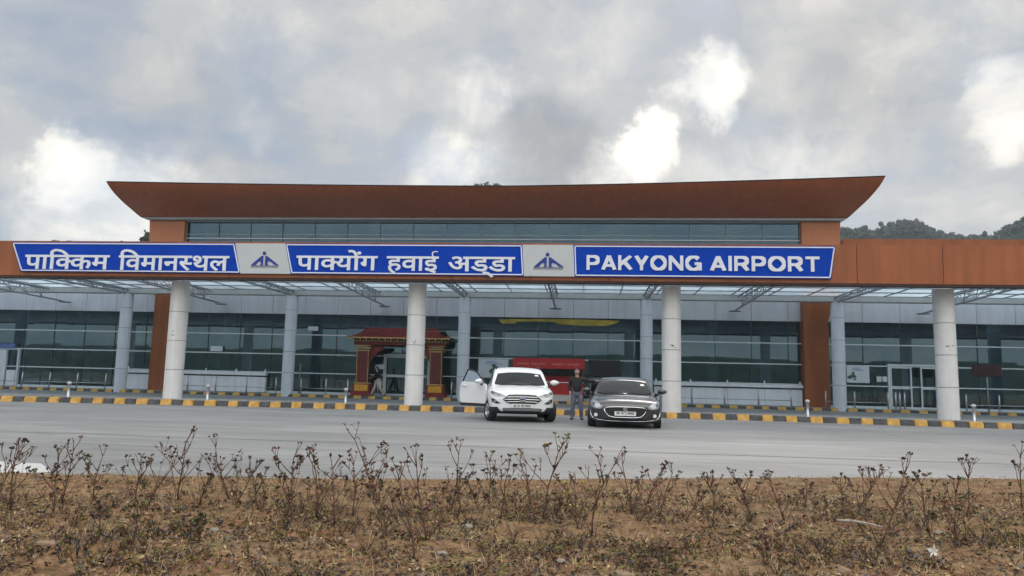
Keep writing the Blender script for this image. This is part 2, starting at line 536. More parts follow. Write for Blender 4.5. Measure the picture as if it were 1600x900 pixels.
M_YEL = mat('kerb_yellow_paint', (0.52, 0.27, 0.035), 0.6, var=0.35, vscale=5, bump=0.3, bscale=30, col2=(0.62, 0.36, 0.08))
M_BLK = mat('kerb_black_paint', (0.030, 0.030, 0.034), 0.6, var=0.5, vscale=5, bump=0.3, bscale=30, col2=(0.075, 0.073, 0.072))
M_CONC = mat('kerb_concrete', (0.36, 0.355, 0.34), 0.8, var=0.15, vscale=3)
def kerb(name, xa, xb, yf, step, h, d, seed):
    rnd = random.Random(seed)
    b = MB(); x = xa; k = 0
    while x < xb:
        w = step * rnd.uniform(0.90, 1.10)
        y0 = yf(x + w / 2) + rnd.uniform(-0.012, 0.012)
        sl = (yf(x + w) - yf(x)) / 2
        mi = k % 2
        hh = h + rnd.uniform(-0.008, 0.008) + (0.012 if mi == 0 else 0)
        n0 = len(b.v)
        b.box(x + 0.006, x + w - 0.006, y0 - (0.015 if mi == 0 else 0), y0 + d, -0.03, hh, mi, bev=0.022)
        for i in range(n0, len(b.v)):
            vx, vy, vz = b.v[i]
            f_ = ((vx - x) / w - 0.5) * 2
            b.v[i] = (vx, vy + sl * f_ + (0.05 * max(0, vz) / h if vy < y0 + d / 2 else 0), vz)
        x += w; k += 1
    return tag(b.build(name, [M_YEL, M_BLK]), kind='structure')
kerb('kerb', -44, 36, kerb_y, 0.43, 0.20, 0.26, 3)
kerb('kerb', -60, 44, lambda x: 41.5, 0.44, 0.15, 0.24, 8)
# island pavement behind the front kerb and the pavement in front of the glass
isl = MB()
n = 60
for i in range(n):
    xa, xb = -44 + 80 * i / n, -44 + 80 * (i + 1) / n
    isl.add([(xa, kerb_y(xa) + .2, .175), (xb, kerb_y(xb) + .2, .175), (xb, 31.0, .175), (xa, 31.0, .175), (xa, 31.0, -.02), (xb, 31.0, -.02)], [(0, 1, 2, 3), (3, 2, 5, 4)])
tag(isl.build('pavement', M_ROAD), kind='structure')
tag(MB().box(-60, 44, 41.7, 44.4, -0.02, 0.13).build('pavement', mat('paving_slabs', (0.30, 0.295, 0.285), 0.7, var=0.15, vscale=1.2)), kind='structure')

# ------------------------------------------------------------------ hills and the woods on them
RIDGE = [(-75, 0.10), (-60, 0.12), (-47.2, 0.114), (-41.0, 0.126), (-37.5, 0.132), (-32.2, 0.140), (-20.8, 0.21), (-9.5, 0.236), (-8.4, 0.238), (-7.0, 0.237), (4.1, 0.218), (13.6, 0.199), (18.6, 0.186), (20.9, 0.177), (22.8, 0.1865), (24.5, 0.172), (25.6, 0.168), (27.6, 0.1655), (28.6, 0.175), (29.5, 0.179), (34.3, 0.179), (60, 0.15), (75, 0.12)]
def ridge(a):
    for (a0, t0), (a1, t1) in zip(RIDGE, RIDGE[1:]):
        if a <= a1:
            f = (a - a0) / (a1 - a0)
            return t0 + (t1 - t0) * f
    return 0.12
RR = 560.0
def hill_z(a, r):
    t = min(1.0, max(0.0, (r - 75) / (RR - 75)))
    top = ridge(a) * RR + 1.32
    z = top * (0.35 * t + 0.65 * t * t * (3 - 2 * t)) if r <= RR else top * (1 - 0.00004 * (r - RR) ** 1.3)
    return z + t * (1 - 0.75 * (t > 0.97)) * 3.0 * fbm(a * 0.2, r * 0.01, 1.0) - 0.2
hv, hf = [], []
rs = [75, 110, 150, 200, 260, 330, 400, 460, 510, 540, 556, 562, 575, 620, 700]
az = [-75 + 0.75 * i for i in range(201)]
for a in az:
    for r in rs:
        hv.append((r * math.sin(R(a)), r * math.cos(R(a)), hill_z(a, r)))
m_ = len(rs)
for i in range(len(az) - 1):
    for j in range(m_ - 1):
        hf.append((i * m_ + j, (i + 1) * m_ + j, (i + 1) * m_ + j + 1, i * m_ + j + 1))
M_HILL = mat('forested_slope', (0.018, 0.028, 0.018), 1.0, var=0.4, vscale=0.06, spec=0.0)
tag(MB().add(hv, hf, 0, True).build('hills', M_HILL), kind='structure')
# the valley side behind the viewer, which the glass mirrors
bv, bf = [], []
bx = [-700 + 25 * i for i in range(57)]
for x in bx:
    for j, y in enumerate((-160, -200, -240, -300, -420)):
        zz = (0, 7, 11, 14.5, 15.5)[j] * (1 + 0.12 * fbm(x, 5.0, 0, 0.012)) + 1.6 * fbm(x, y, 0, 0.05)
        bv.append((x, y, max(-0.1, zz) if j else -0.3))
for i in range(len(bx) - 1):
    for j in range(4):
        bf.append((i * 5 + j, (i + 1) * 5 + j, (i + 1) * 5 + j + 1, i * 5 + j + 1))
tag(MB().add(bv, bf, 0, True).build('hills', mat('valley_side', (0.045, 0.060, 0.045), 1.0, var=0.6, vscale=0.08, spec=0.0)), kind='structure')

# ------------------------------------------------------------------ the mountain air between here and the hills
hz = bpy.data.materials.new('mountain_haze')
hz.use_nodes = True
hz.node_tree.nodes.clear()
ho = hz.node_tree.nodes.new('ShaderNodeOutputMaterial')
hp = hz.node_tree.nodes.new('ShaderNodeVolumePrincipled')
hp.inputs['Color'].default_value = (0.76, 0.85, 0.94, 1)
hp.inputs['Density'].default_value = 0.00044
hz.node_tree.links.new(hp.outputs[0], ho.inputs['Volume'])
tag(MB().box(-790, 790, -470, 750, -1.3, 185).build('haze', hz), kind='stuff')

M_LEAFD = [mat('forest_leaf', (0.018, 0.030, 0.016), 0.9, var=0.35, vscale=0.2), mat('forest_leaf_light', (0.034, 0.050, 0.024), 0.9, var=0.35, vscale=0.2), mat('forest_leaf_dark', (0.010, 0.018, 0.011), 0.9)]
def clumps(b, c, rx_, rz_, n, size, rnd, shade=True):
    """leaf-sized faces spread through a crown's volume, in uneven lobes"""
    lobes = [(Vector((rnd.gauss(0, .45) * rx_, rnd.gauss(0, .45) * rx_, rnd.uniform(-.5, .75) * rz_)), rnd.uniform(.35, .6), rnd.choice((0, 0, 1, 2))) for _ in range(7)]
    for l, lr, lm in lobes:            # each lobe's dense inner foliage
        q = bmesh.new(); bmesh.ops.create_icosphere(q, subdivisions=1, radius=1.0)
        o_ = Vector((rnd.uniform(0, 99), 0, 0))
        b.add([Vector(c) + l + Vector((v.co.x * rx_ * lr, v.co.y * rx_ * lr, v.co.z * rz_ * lr)) * (.84 + .35 * noise.noise(v.co * 1.7 + o_)) for v in q.verts], [[v.index for v in f.verts] for f in q.faces], lm)
        q.free()
    for _ in range(n):
        l, lr, lm = rnd.choice(lobes)
        d = Vector((rnd.gauss(0, 1), rnd.gauss(0, 1), rnd.gauss(0, 1))).normalized() * rnd.uniform(.7, 1.08)
        p = Vector(c) + l + Vector((d.x * rx_ * lr, d.y * rx_ * lr, d.z * rz_ * lr))
        a = Vector((rnd.gauss(0, 1), rnd.gauss(0, 1), rnd.gauss(0, .6))).normalized()
        e = a.orthogonal().normalized()
        e = Matrix.Rotation(rnd.uniform(0, 6.3), 3, a) @ e
        s1, s2 = size * rnd.uniform(.6, 1.3), size * rnd.uniform(.4, .9)
        b.add([p - e * s1, p + a.cross(e) * s2, p + e * s1, p - a.cross(e) * s2], [(0, 1, 2, 3)], lm)
rnd = random.Random(11)
fw = MB()
for a0, a1, step in ((17.5, 35.5, 0.10), (-52, -32, 0.16), (-32, 17.5, 0.26), (35.5, 55, 0.22)):
    a = a0
    while a < a1:
        for rr in (RR - 4, RR - 26, RR - 50, RR - 80, RR - 115, RR - 150):
            if rr < RR - 60 and rnd.random() < 0.25:
                continue
            aa = a + rnd.uniform(-.05, .05); r = rr + rnd.uniform(-9, 5)
            h = rnd.uniform(2.2, 4.2) * (1.5 if rnd.random() < 0.08 else 1)
            if a < 0: h *= 0.7
            clumps(fw, (r * math.sin(R(aa)), r * math.cos(R(aa)), hill_z(aa, r) + h * .45), h * .55, h * .62, 40, 0.42, rnd)
        a += step
tag(fw.build('forest', M_LEAFD, fix=False), kind='stuff')

def tree(label, x, y, z0, h, rw, seed, n=900, sz=0.30, group=None):
    rnd = random.Random(seed)
    t = empty('broadleaf_tree', (x, y, z0), label=label, cat='tree', group=group)
    tk = MB()
    tk.tube([(0, 0, -.3), (.1, .05, h * .3), (-.05, .1, h * .6), (.05, 0, h * .9)], [h * .022, h * .017, h * .011, h * .003], 8)
    for k in range(9):
        w = rnd.uniform(0, 6.28); zz = h * rnd.uniform(.35, .8); L = rw * rnd.uniform(.5, .9)
        tk.tube([(0, 0, zz), (L * .5 * math.cos(w), L * .5 * math.sin(w), zz + h * .06), (L * math.cos(w), L * math.sin(w), zz + h * .14)], [h * .009, h * .006, h * .002], 6)
    tk.build('trunk', mat('bark', (0.06, 0.05, 0.04), 0.9), t)
    cb = MB()
    for k in range(6):
        w = rnd.uniform(0, 6.28); q = rnd.uniform(0, .55) * rw
        clumps(cb, (q * math.cos(w), q * math.sin(w), h * rnd.uniform(.55, .86)), rw * .6, h * .17, n // 6, sz, rnd)
    cb.build('crown', M_LEAFD, t, fix=False)
    return t
def at_az(a, r):
    return r * math.sin(R(a)), r * math.cos(R(a))
x, y = at_az(-32.3, 96)
tree('dark leafy tree rising beside the left orange pier behind the brown fascia', x, y, hill_z(-32.95, 96), 18.6 - hill_z(-32.95, 96), 2.3, 5, 1500, 0.22)
for k, (a, el, hh, w_, lb) in enumerate([(-9.75, 0.2640, 9, 3.2, 'leftmost of the tree crowns peeking over the middle of the upper roof'), (-8.75, 0.2685, 12, 2.9, 'thin tree crown peeking over the roof, second from the left'), (-8.05, 0.2700, 12, 3.6, 'tallest tree crown peeking over the middle of the upper roof'), (-7.2, 0.2690, 12, 4.2, 'wide tree crown peeking over the roof, rightmost of its row'),
                              (-37.9, 0.1485, 9, 3.0, 'wide low tree crown showing above the fascia at the far left'), (-37.1, 0.1490, 9, 2.4, 'small round tree crown right of the wide one above the left fascia')]):
    x, y = at_az(a, RR - 12)
    zt = el * (RR - 12) + 1.32
    tree(lb, x, y, zt - hh, hh, w_, 40 + k, 500, 0.5)

# outlines of the sign's Devanagari words: x z of each point in thousandths, then the faces
WORDS = {
 'a': ('344 307 284 307 284 -9 220 -9 220 94 215 92 195 83 173 77 146 75 122 77 101 83 82 93 67 105 53 124 44 145 38 172 36 205 36 307 -9 307 -9 366 344 366 220 165 220 307 101 307 101 212 101 191 103 176 105 164 107 156 111 150 115 145 129 137 151 134 171 136 190 144 207 155 492 307 433 307 433 -9 368 -9 368 307 317 307 317 366 492 366 517 -9 517 307 466 307 466 366 507 366 506 367 501 382 498 398 496 416 505 460 533 495 575 517 628 524 707 512 776 478 836 426 897 344 827 344 734 435 637 464 604 460 580 449 566 432 561 410 562 396 566 383 571 372 575 366 641 366 641 307 582 307 582 -9 892 307 892 218 910 230 920 171 892 144 892 -9 828 -9 828 82 826 81 806 70 782 62 754 59 725 62 699 71 675 86 657 107 645 134 641 167 650 212 676 246 715 268 763 276 779 275 795 273 809 271 828 268 823 208 803 212 791 214 778 215 767 216 740 212 721 203 710 188 706 168 710 145 720 129 736 120 755 117 776 120 795 128 813 140 828 153 828 307 615 307 615 366 939 349 939 366 939 307 939 236 939 231 939 226 939 216 939 187 939 178 939 177 1379 366 1379 307 1192 307 1192 218 1210 230 1251 238 1288 232 1318 212 1338 180 1344 138 1342 109 1335 78 1323 47 1301 10 1244 43 1262 70 1271 92 1278 114 1280 136 1278 157 1271 170 1261 178 1247 180 1220 171 1192 144 1192 -9 1128 -9 1128 82 1126 81 1106 70 1082 62 1054 59 1025 62 999 71 975 86 957 107 945 134 941 167 950 212 976 246 1015 268 1063 276 1079 275 1095 273 1109 271 1128 268 1123 208 1103 212 1091 214 1078 215 1067 216 1040 212 1021 203 1010 188 1006 168 1010 145 1020 129 1036 120 1055 117 1076 120 1095 128 1113 140 1128 153 1128 307 915 307 915 366 1722 307 1663 307 1663 -9 1598 -9 1598 135 1489 135 1489 122 1487 103 1479 89 1467 80 1453 78 1439 80 1425 86 1412 95 1401 106 1391 119 1382 132 1377 146 1375 160 1377 173 1386 184 1400 191 1418 193 1425 193 1425 307 1352 307 1352 366 1722 366 1598 193 1598 307 1489 307 1489 193',
  '18 20 19|18 0 20|17 0 18|16 23 17|23 0 17|16 24 23|22 0 23|21 1 22|1 0 22|21 2 1|16 25 24|15 25 16|15 26 25|15 27 26|14 27 15|35 2 21|14 28 27|14 29 28|34 2 35|14 30 29|13 30 14|13 31 30|33 4 34|4 2 34|13 32 31|32 4 33|13 4 32|12 4 13|11 4 12|11 5 4|3 2 4|10 5 11|10 6 5|9 6 10|9 7 6|8 7 9|41 43 42|41 36 43|40 36 41|39 37 40|37 36 40|39 38 37|55 57 56|54 57 55|54 58 57|53 58 54|53 63 58|63 59 58|53 64 63|62 59 63|53 65 64|52 65 53|52 66 65|61 59 62|52 67 66|61 60 59|51 67 52|51 68 67|50 68 51|50 69 68|50 70 69|49 70 50|49 71 70|48 71 49|46 48 47|46 71 48|46 72 71|46 73 72|45 73 46|44 74 45|74 73 45|44 75 74|118 101 119|101 76 119|101 77 76|96 98 97|96 99 98|96 100 99|96 101 100|95 101 96|95 102 101|118 77 101|94 106 95|106 105 95|105 104 95|104 103 95|103 102 95|94 107 106|94 108 107|93 108 94|93 109 108|93 110 109|118 80 79|93 111 110|92 111 93|117 80 118|92 112 111|117 81 80|116 83 117|83 81 117|91 112 92|91 113 112|115 83 116|91 114 113|114 83 115|91 83 114|90 83 91|89 83 90|89 84 83|82 81 83|89 85 84|88 85 89|88 86 85|87 86 88|118 79 131 130|118 130 129|118 129 128 77|77 128 127 78|78 127 126|78 126 125|76 124 119|119 124 120|120 122 123 121|120 124 122|196 132 197|196 133 132|195 133 196|194 177 195|177 134 195|134 133 195|177 135 134|172 174 173|172 175 174|172 176 175|172 177 176|171 177 172|171 178 177|194 135 177|170 182 171|182 181 171|181 180 171|180 179 171|179 178 171|136 138 137|136 139 138|135 139 136|194 139 135|170 183 182|170 184 183|194 154 139|154 140 139|169 184 170|169 185 184|169 186 185|194 155 154|153 140 154|153 141 140|152 141 153|194 156 155|151 141 152|169 187 186|168 187 169|150 141 151|193 156 194|168 188 187|193 157 156|192 159 193|159 157 193|150 142 141|149 142 150|167 188 168|167 189 188|191 159 192|167 190 189|190 159 191|167 159 190|148 142 149|148 143 142|166 159 167|147 143 148|165 159 166|165 160 159|158 157 159|165 161 160|147 144 143|164 161 165|146 144 147|164 162 161|163 162 164|146 145 144|223 225 224|223 198 225|222 198 223|221 228 222|228 198 222|221 229 228|227 198 228|226 199 227|199 198 227|226 200 199|219 221 220|219 229 221|219 226 229|219 202 226|202 200 226|218 202 219|217 202 218|216 202 217|215 202 216|214 203 215|203 202 215|214 204 203|201 200 202|213 204 214|213 205 204|212 205 213|211 205 212|211 206 205|210 206 211|210 207 206|209 207 210|209 208 207'),
 'b': ('42 -9 42 307 -9 307 -9 366 32 366 31 367 26 382 23 398 21 416 30 460 58 495 100 517 153 524 232 512 301 478 361 426 422 344 352 344 259 435 162 464 129 460 105 449 91 432 86 410 87 396 91 383 96 372 100 366 166 366 166 307 107 307 107 -9 486 366 486 307 426 307 426 -9 362 -9 362 79 359 77 338 68 312 61 282 59 251 62 223 72 200 87 182 109 170 134 166 165 175 212 202 247 244 269 295 276 304 275 315 275 326 274 337 273 347 271 362 268 358 208 336 212 323 214 310 215 298 216 268 212 248 202 235 186 231 165 235 143 246 129 263 120 284 117 309 120 331 129 349 142 362 153 362 307 140 307 140 366 829 307 769 307 769 -9 705 -9 705 135 596 135 596 122 594 103 586 89 573 80 560 78 546 80 532 86 519 95 507 106 497 119 489 132 483 146 481 160 484 173 492 184 506 191 525 193 531 193 531 307 459 307 459 366 829 366 705 193 705 307 596 307 596 193 977 307 918 307 918 -9 854 -9 854 307 803 307 803 366 977 366 951 307 951 366 1296 366 1296 307 1237 307 1237 -9 1173 -9 1173 162 1087 162 1087 140 1084 123 1076 110 1063 101 1048 99 1031 103 1014 113 998 127 985 145 976 164 972 183 975 198 983 211 997 219 1016 221 1173 221 1173 307 1537 137 1519 136 1497 135 1472 136 1445 140 1420 145 1402 149 1393 144 1389 142 1407 121 1437 90 1469 60 1511 25 1467 -19 1429 15 1399 44 1372 72 1349 98 1329 122 1314 142 1303 159 1297 172 1294 184 1293 196 1296 209 1304 222 1319 232 1339 235 1355 233 1368 227 1380 218 1383 215 1385 218 1391 231 1394 247 1395 263 1394 279 1392 292 1390 304 1388 307 1270 307 1270 366 1445 198 1461 195 1491 194 1512 195 1531 196 1549 199 1453 307 1453 308 1456 295 1459 280 1459 263 1458 239 1454 219 1446 201 1551 347 1551 366 1551 333 1551 308 1551 307 1551 200 1551 193 1551 159 1551 188 1551 152 1551 148 1551 143 1551 142 1551 142 1551 141 1551 140 1551 139 1937 307 1878 307 1878 -9 1813 -9 1813 88 1808 85 1785 76 1759 69 1728 67 1680 74 1639 97 1609 133 1587 191 1642 207 1669 224 1684 244 1689 269 1686 291 1677 305 1665 314 1649 317 1639 316 1632 312 1627 307 1626 301 1635 283 1673 271 1666 213 1622 224 1593 240 1575 265 1568 298 1574 330 1593 354 1619 368 1650 372 1675 369 1699 361 1721 347 1738 327 1749 301 1753 269 1747 228 1728 195 1698 169 1670 154 1676 146 1690 135 1707 128 1731 126 1757 128 1779 136 1798 149 1813 162 1813 307 1766 307 1766 366 1937 366 2203 307 1911 307 1911 366 2327 366 2327 307 2267 307 2267 -9 2203 -9 2203 196 2207 195 2204 195 2192 194 2180 190 2167 181 2155 167 2144 147 2130 108 2069 127 2080 161 2087 177 2080 181 2067 188 2054 192 2040 194 2023 191 2011 183 2004 171 2001 156 2004 137 2012 119 2027 100 2047 79 2072 56 2111 23 2067 -19 2028 14 1999 42 1974 69 1954 96 1941 126 1937 158 1941 188 1952 213 1970 231 1991 244 2014 251 2037 254 2063 251 2087 245 2108 234 2123 223 2157 245 2206 254 2209 254 2203 254',
  '11 13 12|10 13 11|10 14 13|9 14 10|9 19 14|19 15 14|9 20 19|18 15 19|9 21 20|8 21 9|8 22 21|17 15 18|8 23 22|17 16 15|7 23 8|7 24 23|6 24 7|6 25 24|6 26 25|5 26 6|5 27 26|4 27 5|2 4 3|2 27 4|2 28 27|2 29 28|1 29 2|0 30 1|30 29 1|0 31 30|76 32 77|76 33 32|75 33 76|74 34 75|34 33 75|74 35 34|50 52 51|50 53 52|50 54 53|50 55 54|50 56 55|50 57 56|49 57 50|49 58 57|48 62 49|62 61 49|61 60 49|60 59 49|59 58 49|48 63 62|48 64 63|47 64 48|47 65 64|47 66 65|47 67 66|46 67 47|73 35 74|46 68 67|72 35 73|45 68 46|71 37 72|37 35 72|45 69 68|45 70 69|70 37 71|45 37 70|44 37 45|43 37 44|43 38 37|36 35 37|43 39 38|42 39 43|42 40 39|41 40 42|103 105 104|103 78 105|102 78 103|101 108 102|108 78 102|101 109 108|107 78 108|106 79 107|79 78 107|106 80 79|99 101 100|99 109 101|99 106 109|99 82 106|82 80 106|98 82 99|97 82 98|96 82 97|95 82 96|94 83 95|83 82 95|94 84 83|81 80 82|93 84 94|93 85 84|92 85 93|91 85 92|91 86 85|90 86 91|90 87 86|89 87 90|89 88 87|115 117 116|115 110 117|114 110 115|113 111 114|111 110 114|113 112 111|118 120 119|118 121 120|143 121 118|142 122 143|122 121 143|142 123 122|140 142 141|140 125 142|125 123 142|139 125 140|138 125 139|137 125 138|136 125 137|135 126 136|126 125 136|135 127 126|124 123 125|134 127 135|134 128 127|133 128 134|133 129 128|132 129 133|132 130 129|131 130 132|184 183 193|183 194 193|182 194 183|181 194 182|181 195 194|180 195 181|180 196 195|179 196 180|178 196 179|178 197 196|177 197 178|177 198 197|170 172 171|170 173 172|169 173 170|176 198 177|169 174 173|168 174 169|176 199 198|175 199 176|168 175 174|168 199 175|167 199 168|167 186 199|208 206 191|167 187 186|166 187 167|166 188 187|163 150 164|163 151 150|163 152 151|163 153 152|162 153 163|147 144 148|147 145 144|146 145 147|161 153 162|161 154 153|160 154 161|160 155 154|159 155 160|159 156 155|158 156 159|158 157 156|148 144 216 215|148 215 214|148 214 149|149 214 213 150|150 213 164|164 213 212 165|165 212 211 166|166 211 210 188|188 210 209 189|190 207 208 191|189 209 207 190|191 206 205|192 204 203 193|193 203 202|184 200 201 185|184 193 202 200|251 253 252|251 254 253|250 254 251|272 274 273|272 217 274|250 255 254|249 255 250|249 256 255|248 238 249|238 237 249|237 256 249|237 257 256|236 257 237|248 239 238|235 257 236|248 240 239|271 217 272|270 218 271|218 217 271|270 219 218|248 241 240|234 257 235|234 258 257|248 242 241|247 242 248|233 258 234|247 243 242|247 244 243|233 259 258|232 259 233|246 244 247|231 259 232|245 244 246|231 260 259|230 260 231|229 260 230|229 261 260|228 261 229|228 262 261|269 219 270|228 263 262|268 221 269|221 219 269|228 264 263|267 221 268|228 265 264|227 265 228|266 221 267|227 266 265|227 221 266|226 221 227|226 222 221|220 219 221|226 223 222|226 224 223|225 224 226|276 278 277|276 279 278|275 279 276|329 280 275|280 279 275|329 327 280|327 328 280|328 281 280|320 322 321|327 328 329|326 328 327|326 284 328|284 281 328|320 323 322|319 323 320|325 284 326|319 324 323|318 324 319|318 325 324|317 325 318|317 283 325|283 284 325|316 298 317|298 283 317|298 286 283|286 282 283|286 284 285|286 281 284|298 287 286|282 281 286|316 299 298|297 287 298|296 287 297|316 300 299|296 288 287|315 300 316|295 288 296|315 301 300|294 288 295|294 289 288|293 289 294|315 302 301|293 290 289|292 290 293|314 302 315|314 303 302|292 291 290|314 304 303|313 304 314|313 305 304|313 306 305|312 306 313|312 307 306|311 307 312|311 308 307|310 308 311|310 309 308'),
 'c': ('344 307 284 307 284 -9 220 -9 220 94 215 92 195 83 173 77 146 75 122 77 101 83 82 93 67 105 53 124 44 145 38 172 36 205 36 307 -9 307 -9 366 344 366 220 165 220 307 101 307 101 212 101 191 103 176 105 164 107 156 111 150 115 145 129 137 151 134 171 136 190 144 207 155 492 307 433 307 433 -9 368 -9 368 307 317 307 317 366 492 366 744 307 744 218 762 230 771 171 744 144 744 -9 679 -9 679 82 678 81 658 70 633 62 605 59 577 62 550 71 527 86 508 107 496 134 492 167 501 212 527 246 566 268 615 276 630 275 646 273 661 271 679 268 674 208 654 212 642 214 629 215 618 216 591 212 572 203 561 188 557 168 561 145 572 129 587 120 606 117 628 120 647 128 665 140 679 153 679 307 466 307 466 366 790 349 790 366 790 307 790 236 790 231 790 226 790 216 790 187 790 178 790 177 766 366 1126 366 1126 307 1066 307 1066 -9 1002 -9 1002 88 997 85 975 76 949 69 920 67 870 76 830 104 803 147 786 209 824 220 844 231 854 244 858 263 856 276 852 289 846 301 841 307 766 307 922 255 905 198 861 170 870 153 884 138 901 129 924 126 948 128 970 137 988 149 1002 161 1002 307 910 307 917 289 1274 307 1215 307 1215 -9 1150 -9 1150 307 1099 307 1099 366 1274 366 1215 344 1153 344 1139 391 1128 421 1116 442 1104 455 1091 461 1076 464 1065 463 1056 461 1047 459 1030 453 1010 513 1045 522 1075 524 1106 520 1133 508 1156 486 1177 454 1195 411 1204 414 1195 427 1192 443 1195 460 1204 473 1217 483 1232 486 1248 483 1261 473 1270 460 1273 443 1270 427 1261 414 1248 404 1232 401 1217 404 1474 307 1385 307 1385 134 1383 118 1376 105 1364 96 1349 93 1330 97 1313 107 1297 122 1284 139 1275 158 1271 177 1274 192 1282 205 1296 213 1315 215 1321 215 1321 307 1248 307 1248 366 1598 366 1598 307 1538 307 1538 -9 1474 -9',
  '18 20 19|18 0 20|17 0 18|16 23 17|23 0 17|16 24 23|22 0 23|21 1 22|1 0 22|21 2 1|16 25 24|15 25 16|15 26 25|15 27 26|14 27 15|35 2 21|14 28 27|14 29 28|34 2 35|14 30 29|13 30 14|13 31 30|33 4 34|4 2 34|13 32 31|32 4 33|13 4 32|12 4 13|11 4 12|11 5 4|3 2 4|10 5 11|10 6 5|9 6 10|9 7 6|8 7 9|41 43 42|41 36 43|40 36 41|39 37 40|37 36 40|39 38 37|86 69 87|69 44 87|69 45 44|64 66 65|64 67 66|64 68 67|64 69 68|63 69 64|63 70 69|86 45 69|62 74 63|74 73 63|73 72 63|72 71 63|71 70 63|62 75 74|62 76 75|61 76 62|61 77 76|61 78 77|86 48 47|61 79 78|60 79 61|85 48 86|60 80 79|85 49 48|84 51 85|51 49 85|59 80 60|59 81 80|83 51 84|59 82 81|82 51 83|59 51 82|58 51 59|57 51 58|57 52 51|50 49 51|57 53 52|56 53 57|56 54 53|55 54 56|86 47 99 98|86 98 97|86 97 96 45|45 96 95 46|46 95 94|46 94 93|44 92 87|87 92 88|88 90 91 89|88 92 90|123 101 100|123 102 101|122 102 123|121 136 122|136 102 122|121 137 136|135 102 136|134 103 135|103 102 135|134 104 103|120 137 121|119 137 120|119 124 137|118 124 119|117 124 118|117 125 124|116 125 117|115 125 116|114 125 115|113 125 114|113 126 125|113 127 126|133 104 134|113 128 127|132 104 133|112 128 113|112 129 128|131 106 132|106 104 132|112 130 129|130 106 131|112 106 130|111 106 112|111 107 106|105 104 106|111 108 107|110 108 111|110 109 108|159 161 160|158 161 159|158 162 161|157 162 158|157 156 162|156 155 162|155 163 162|155 154 163|154 153 163|153 164 163|152 164 153|151 164 152|150 164 151|150 165 164|149 165 150|148 165 149|148 146 165|147 146 148|143 145 144|143 138 145|142 138 143|141 139 142|139 138 142|141 140 139|171 173 172|171 174 173|170 174 171|169 174 170|169 175 174|168 175 169|168 176 175|167 176 168|167 177 176|167 178 177|166 178 167|166 179 178|181 179 166|180 179 181|201 203 202|201 204 203|200 204 201|199 183 200|183 204 200|199 184 183|182 204 183|207 205 182|205 204 182|207 206 205|197 199 198|197 184 199|196 184 197|195 184 196|194 184 195|193 184 194|192 184 193|191 184 192|191 185 184|190 185 191|190 186 185|189 186 190|189 187 186|188 187 189'),
 'd': ('195 -10 173 45 199 55 212 63 220 73 222 85 219 100 209 112 191 120 161 122 128 119 106 108 93 92 88 71 90 55 94 40 103 24 119 6 144 -16 187 -50 143 -94 90 -49 54 -11 32 30 24 74 27 97 34 118 46 135 54 143 49 149 39 164 33 182 31 202 32 219 37 234 45 246 55 256 71 265 89 272 109 275 131 276 198 276 198 307 -9 307 -9 366 323 366 323 307 263 307 263 217 132 217 118 217 109 216 104 214 100 212 96 207 95 199 96 191 99 184 104 176 108 173 132 179 163 181 201 178 232 168 255 153 272 134 282 112 285 88 280 54 264 27 237 6 642 366 642 307 582 307 582 -9 518 -9 518 79 515 77 494 68 469 61 439 59 408 62 380 72 356 87 338 109 326 134 322 165 331 212 359 247 400 269 451 276 460 275 471 275 482 274 493 273 503 271 518 268 514 208 492 212 480 214 467 215 454 216 425 212 404 202 391 186 387 165 391 143 402 129 419 120 440 117 465 120 487 129 506 142 518 153 518 307 296 307 296 366 790 307 731 307 731 -9 666 -9 666 307 615 307 615 366 790 366 964 110 950 116 929 118 913 118 898 115 883 110 864 103 835 124 813 146 798 172 793 202 794 219 799 234 807 246 818 256 834 265 852 272 874 275 900 276 944 276 944 307 764 307 764 366 1072 366 1072 307 1009 307 1009 217 894 217 880 217 871 216 866 214 862 212 858 207 857 199 858 190 863 181 870 174 875 169 899 175 931 178 973 172 1007 155 1031 126 1039 89 1032 52 1012 23 981 4 968 0 959 4 977 -2 995 -9 1024 -17 997 -75 956 -56 926 -40 897 -23 871 -8 842 -5 816 2 798 16 791 37 794 52 802 65 815 73 831 76 845 74 859 69 874 60 888 49 893 48 899 48 933 51 957 59 970 71 974 88 971 101 968 369 958 389 952 408 950 429 953 451 964 469 982 480 1005 484 1019 483 1032 480 1043 476 1045 475 1052 496 1047 498 1034 502 1018 505 1002 506 970 501 944 488 928 467 922 437 924 418 930 398 938 378 947 362 972 362',
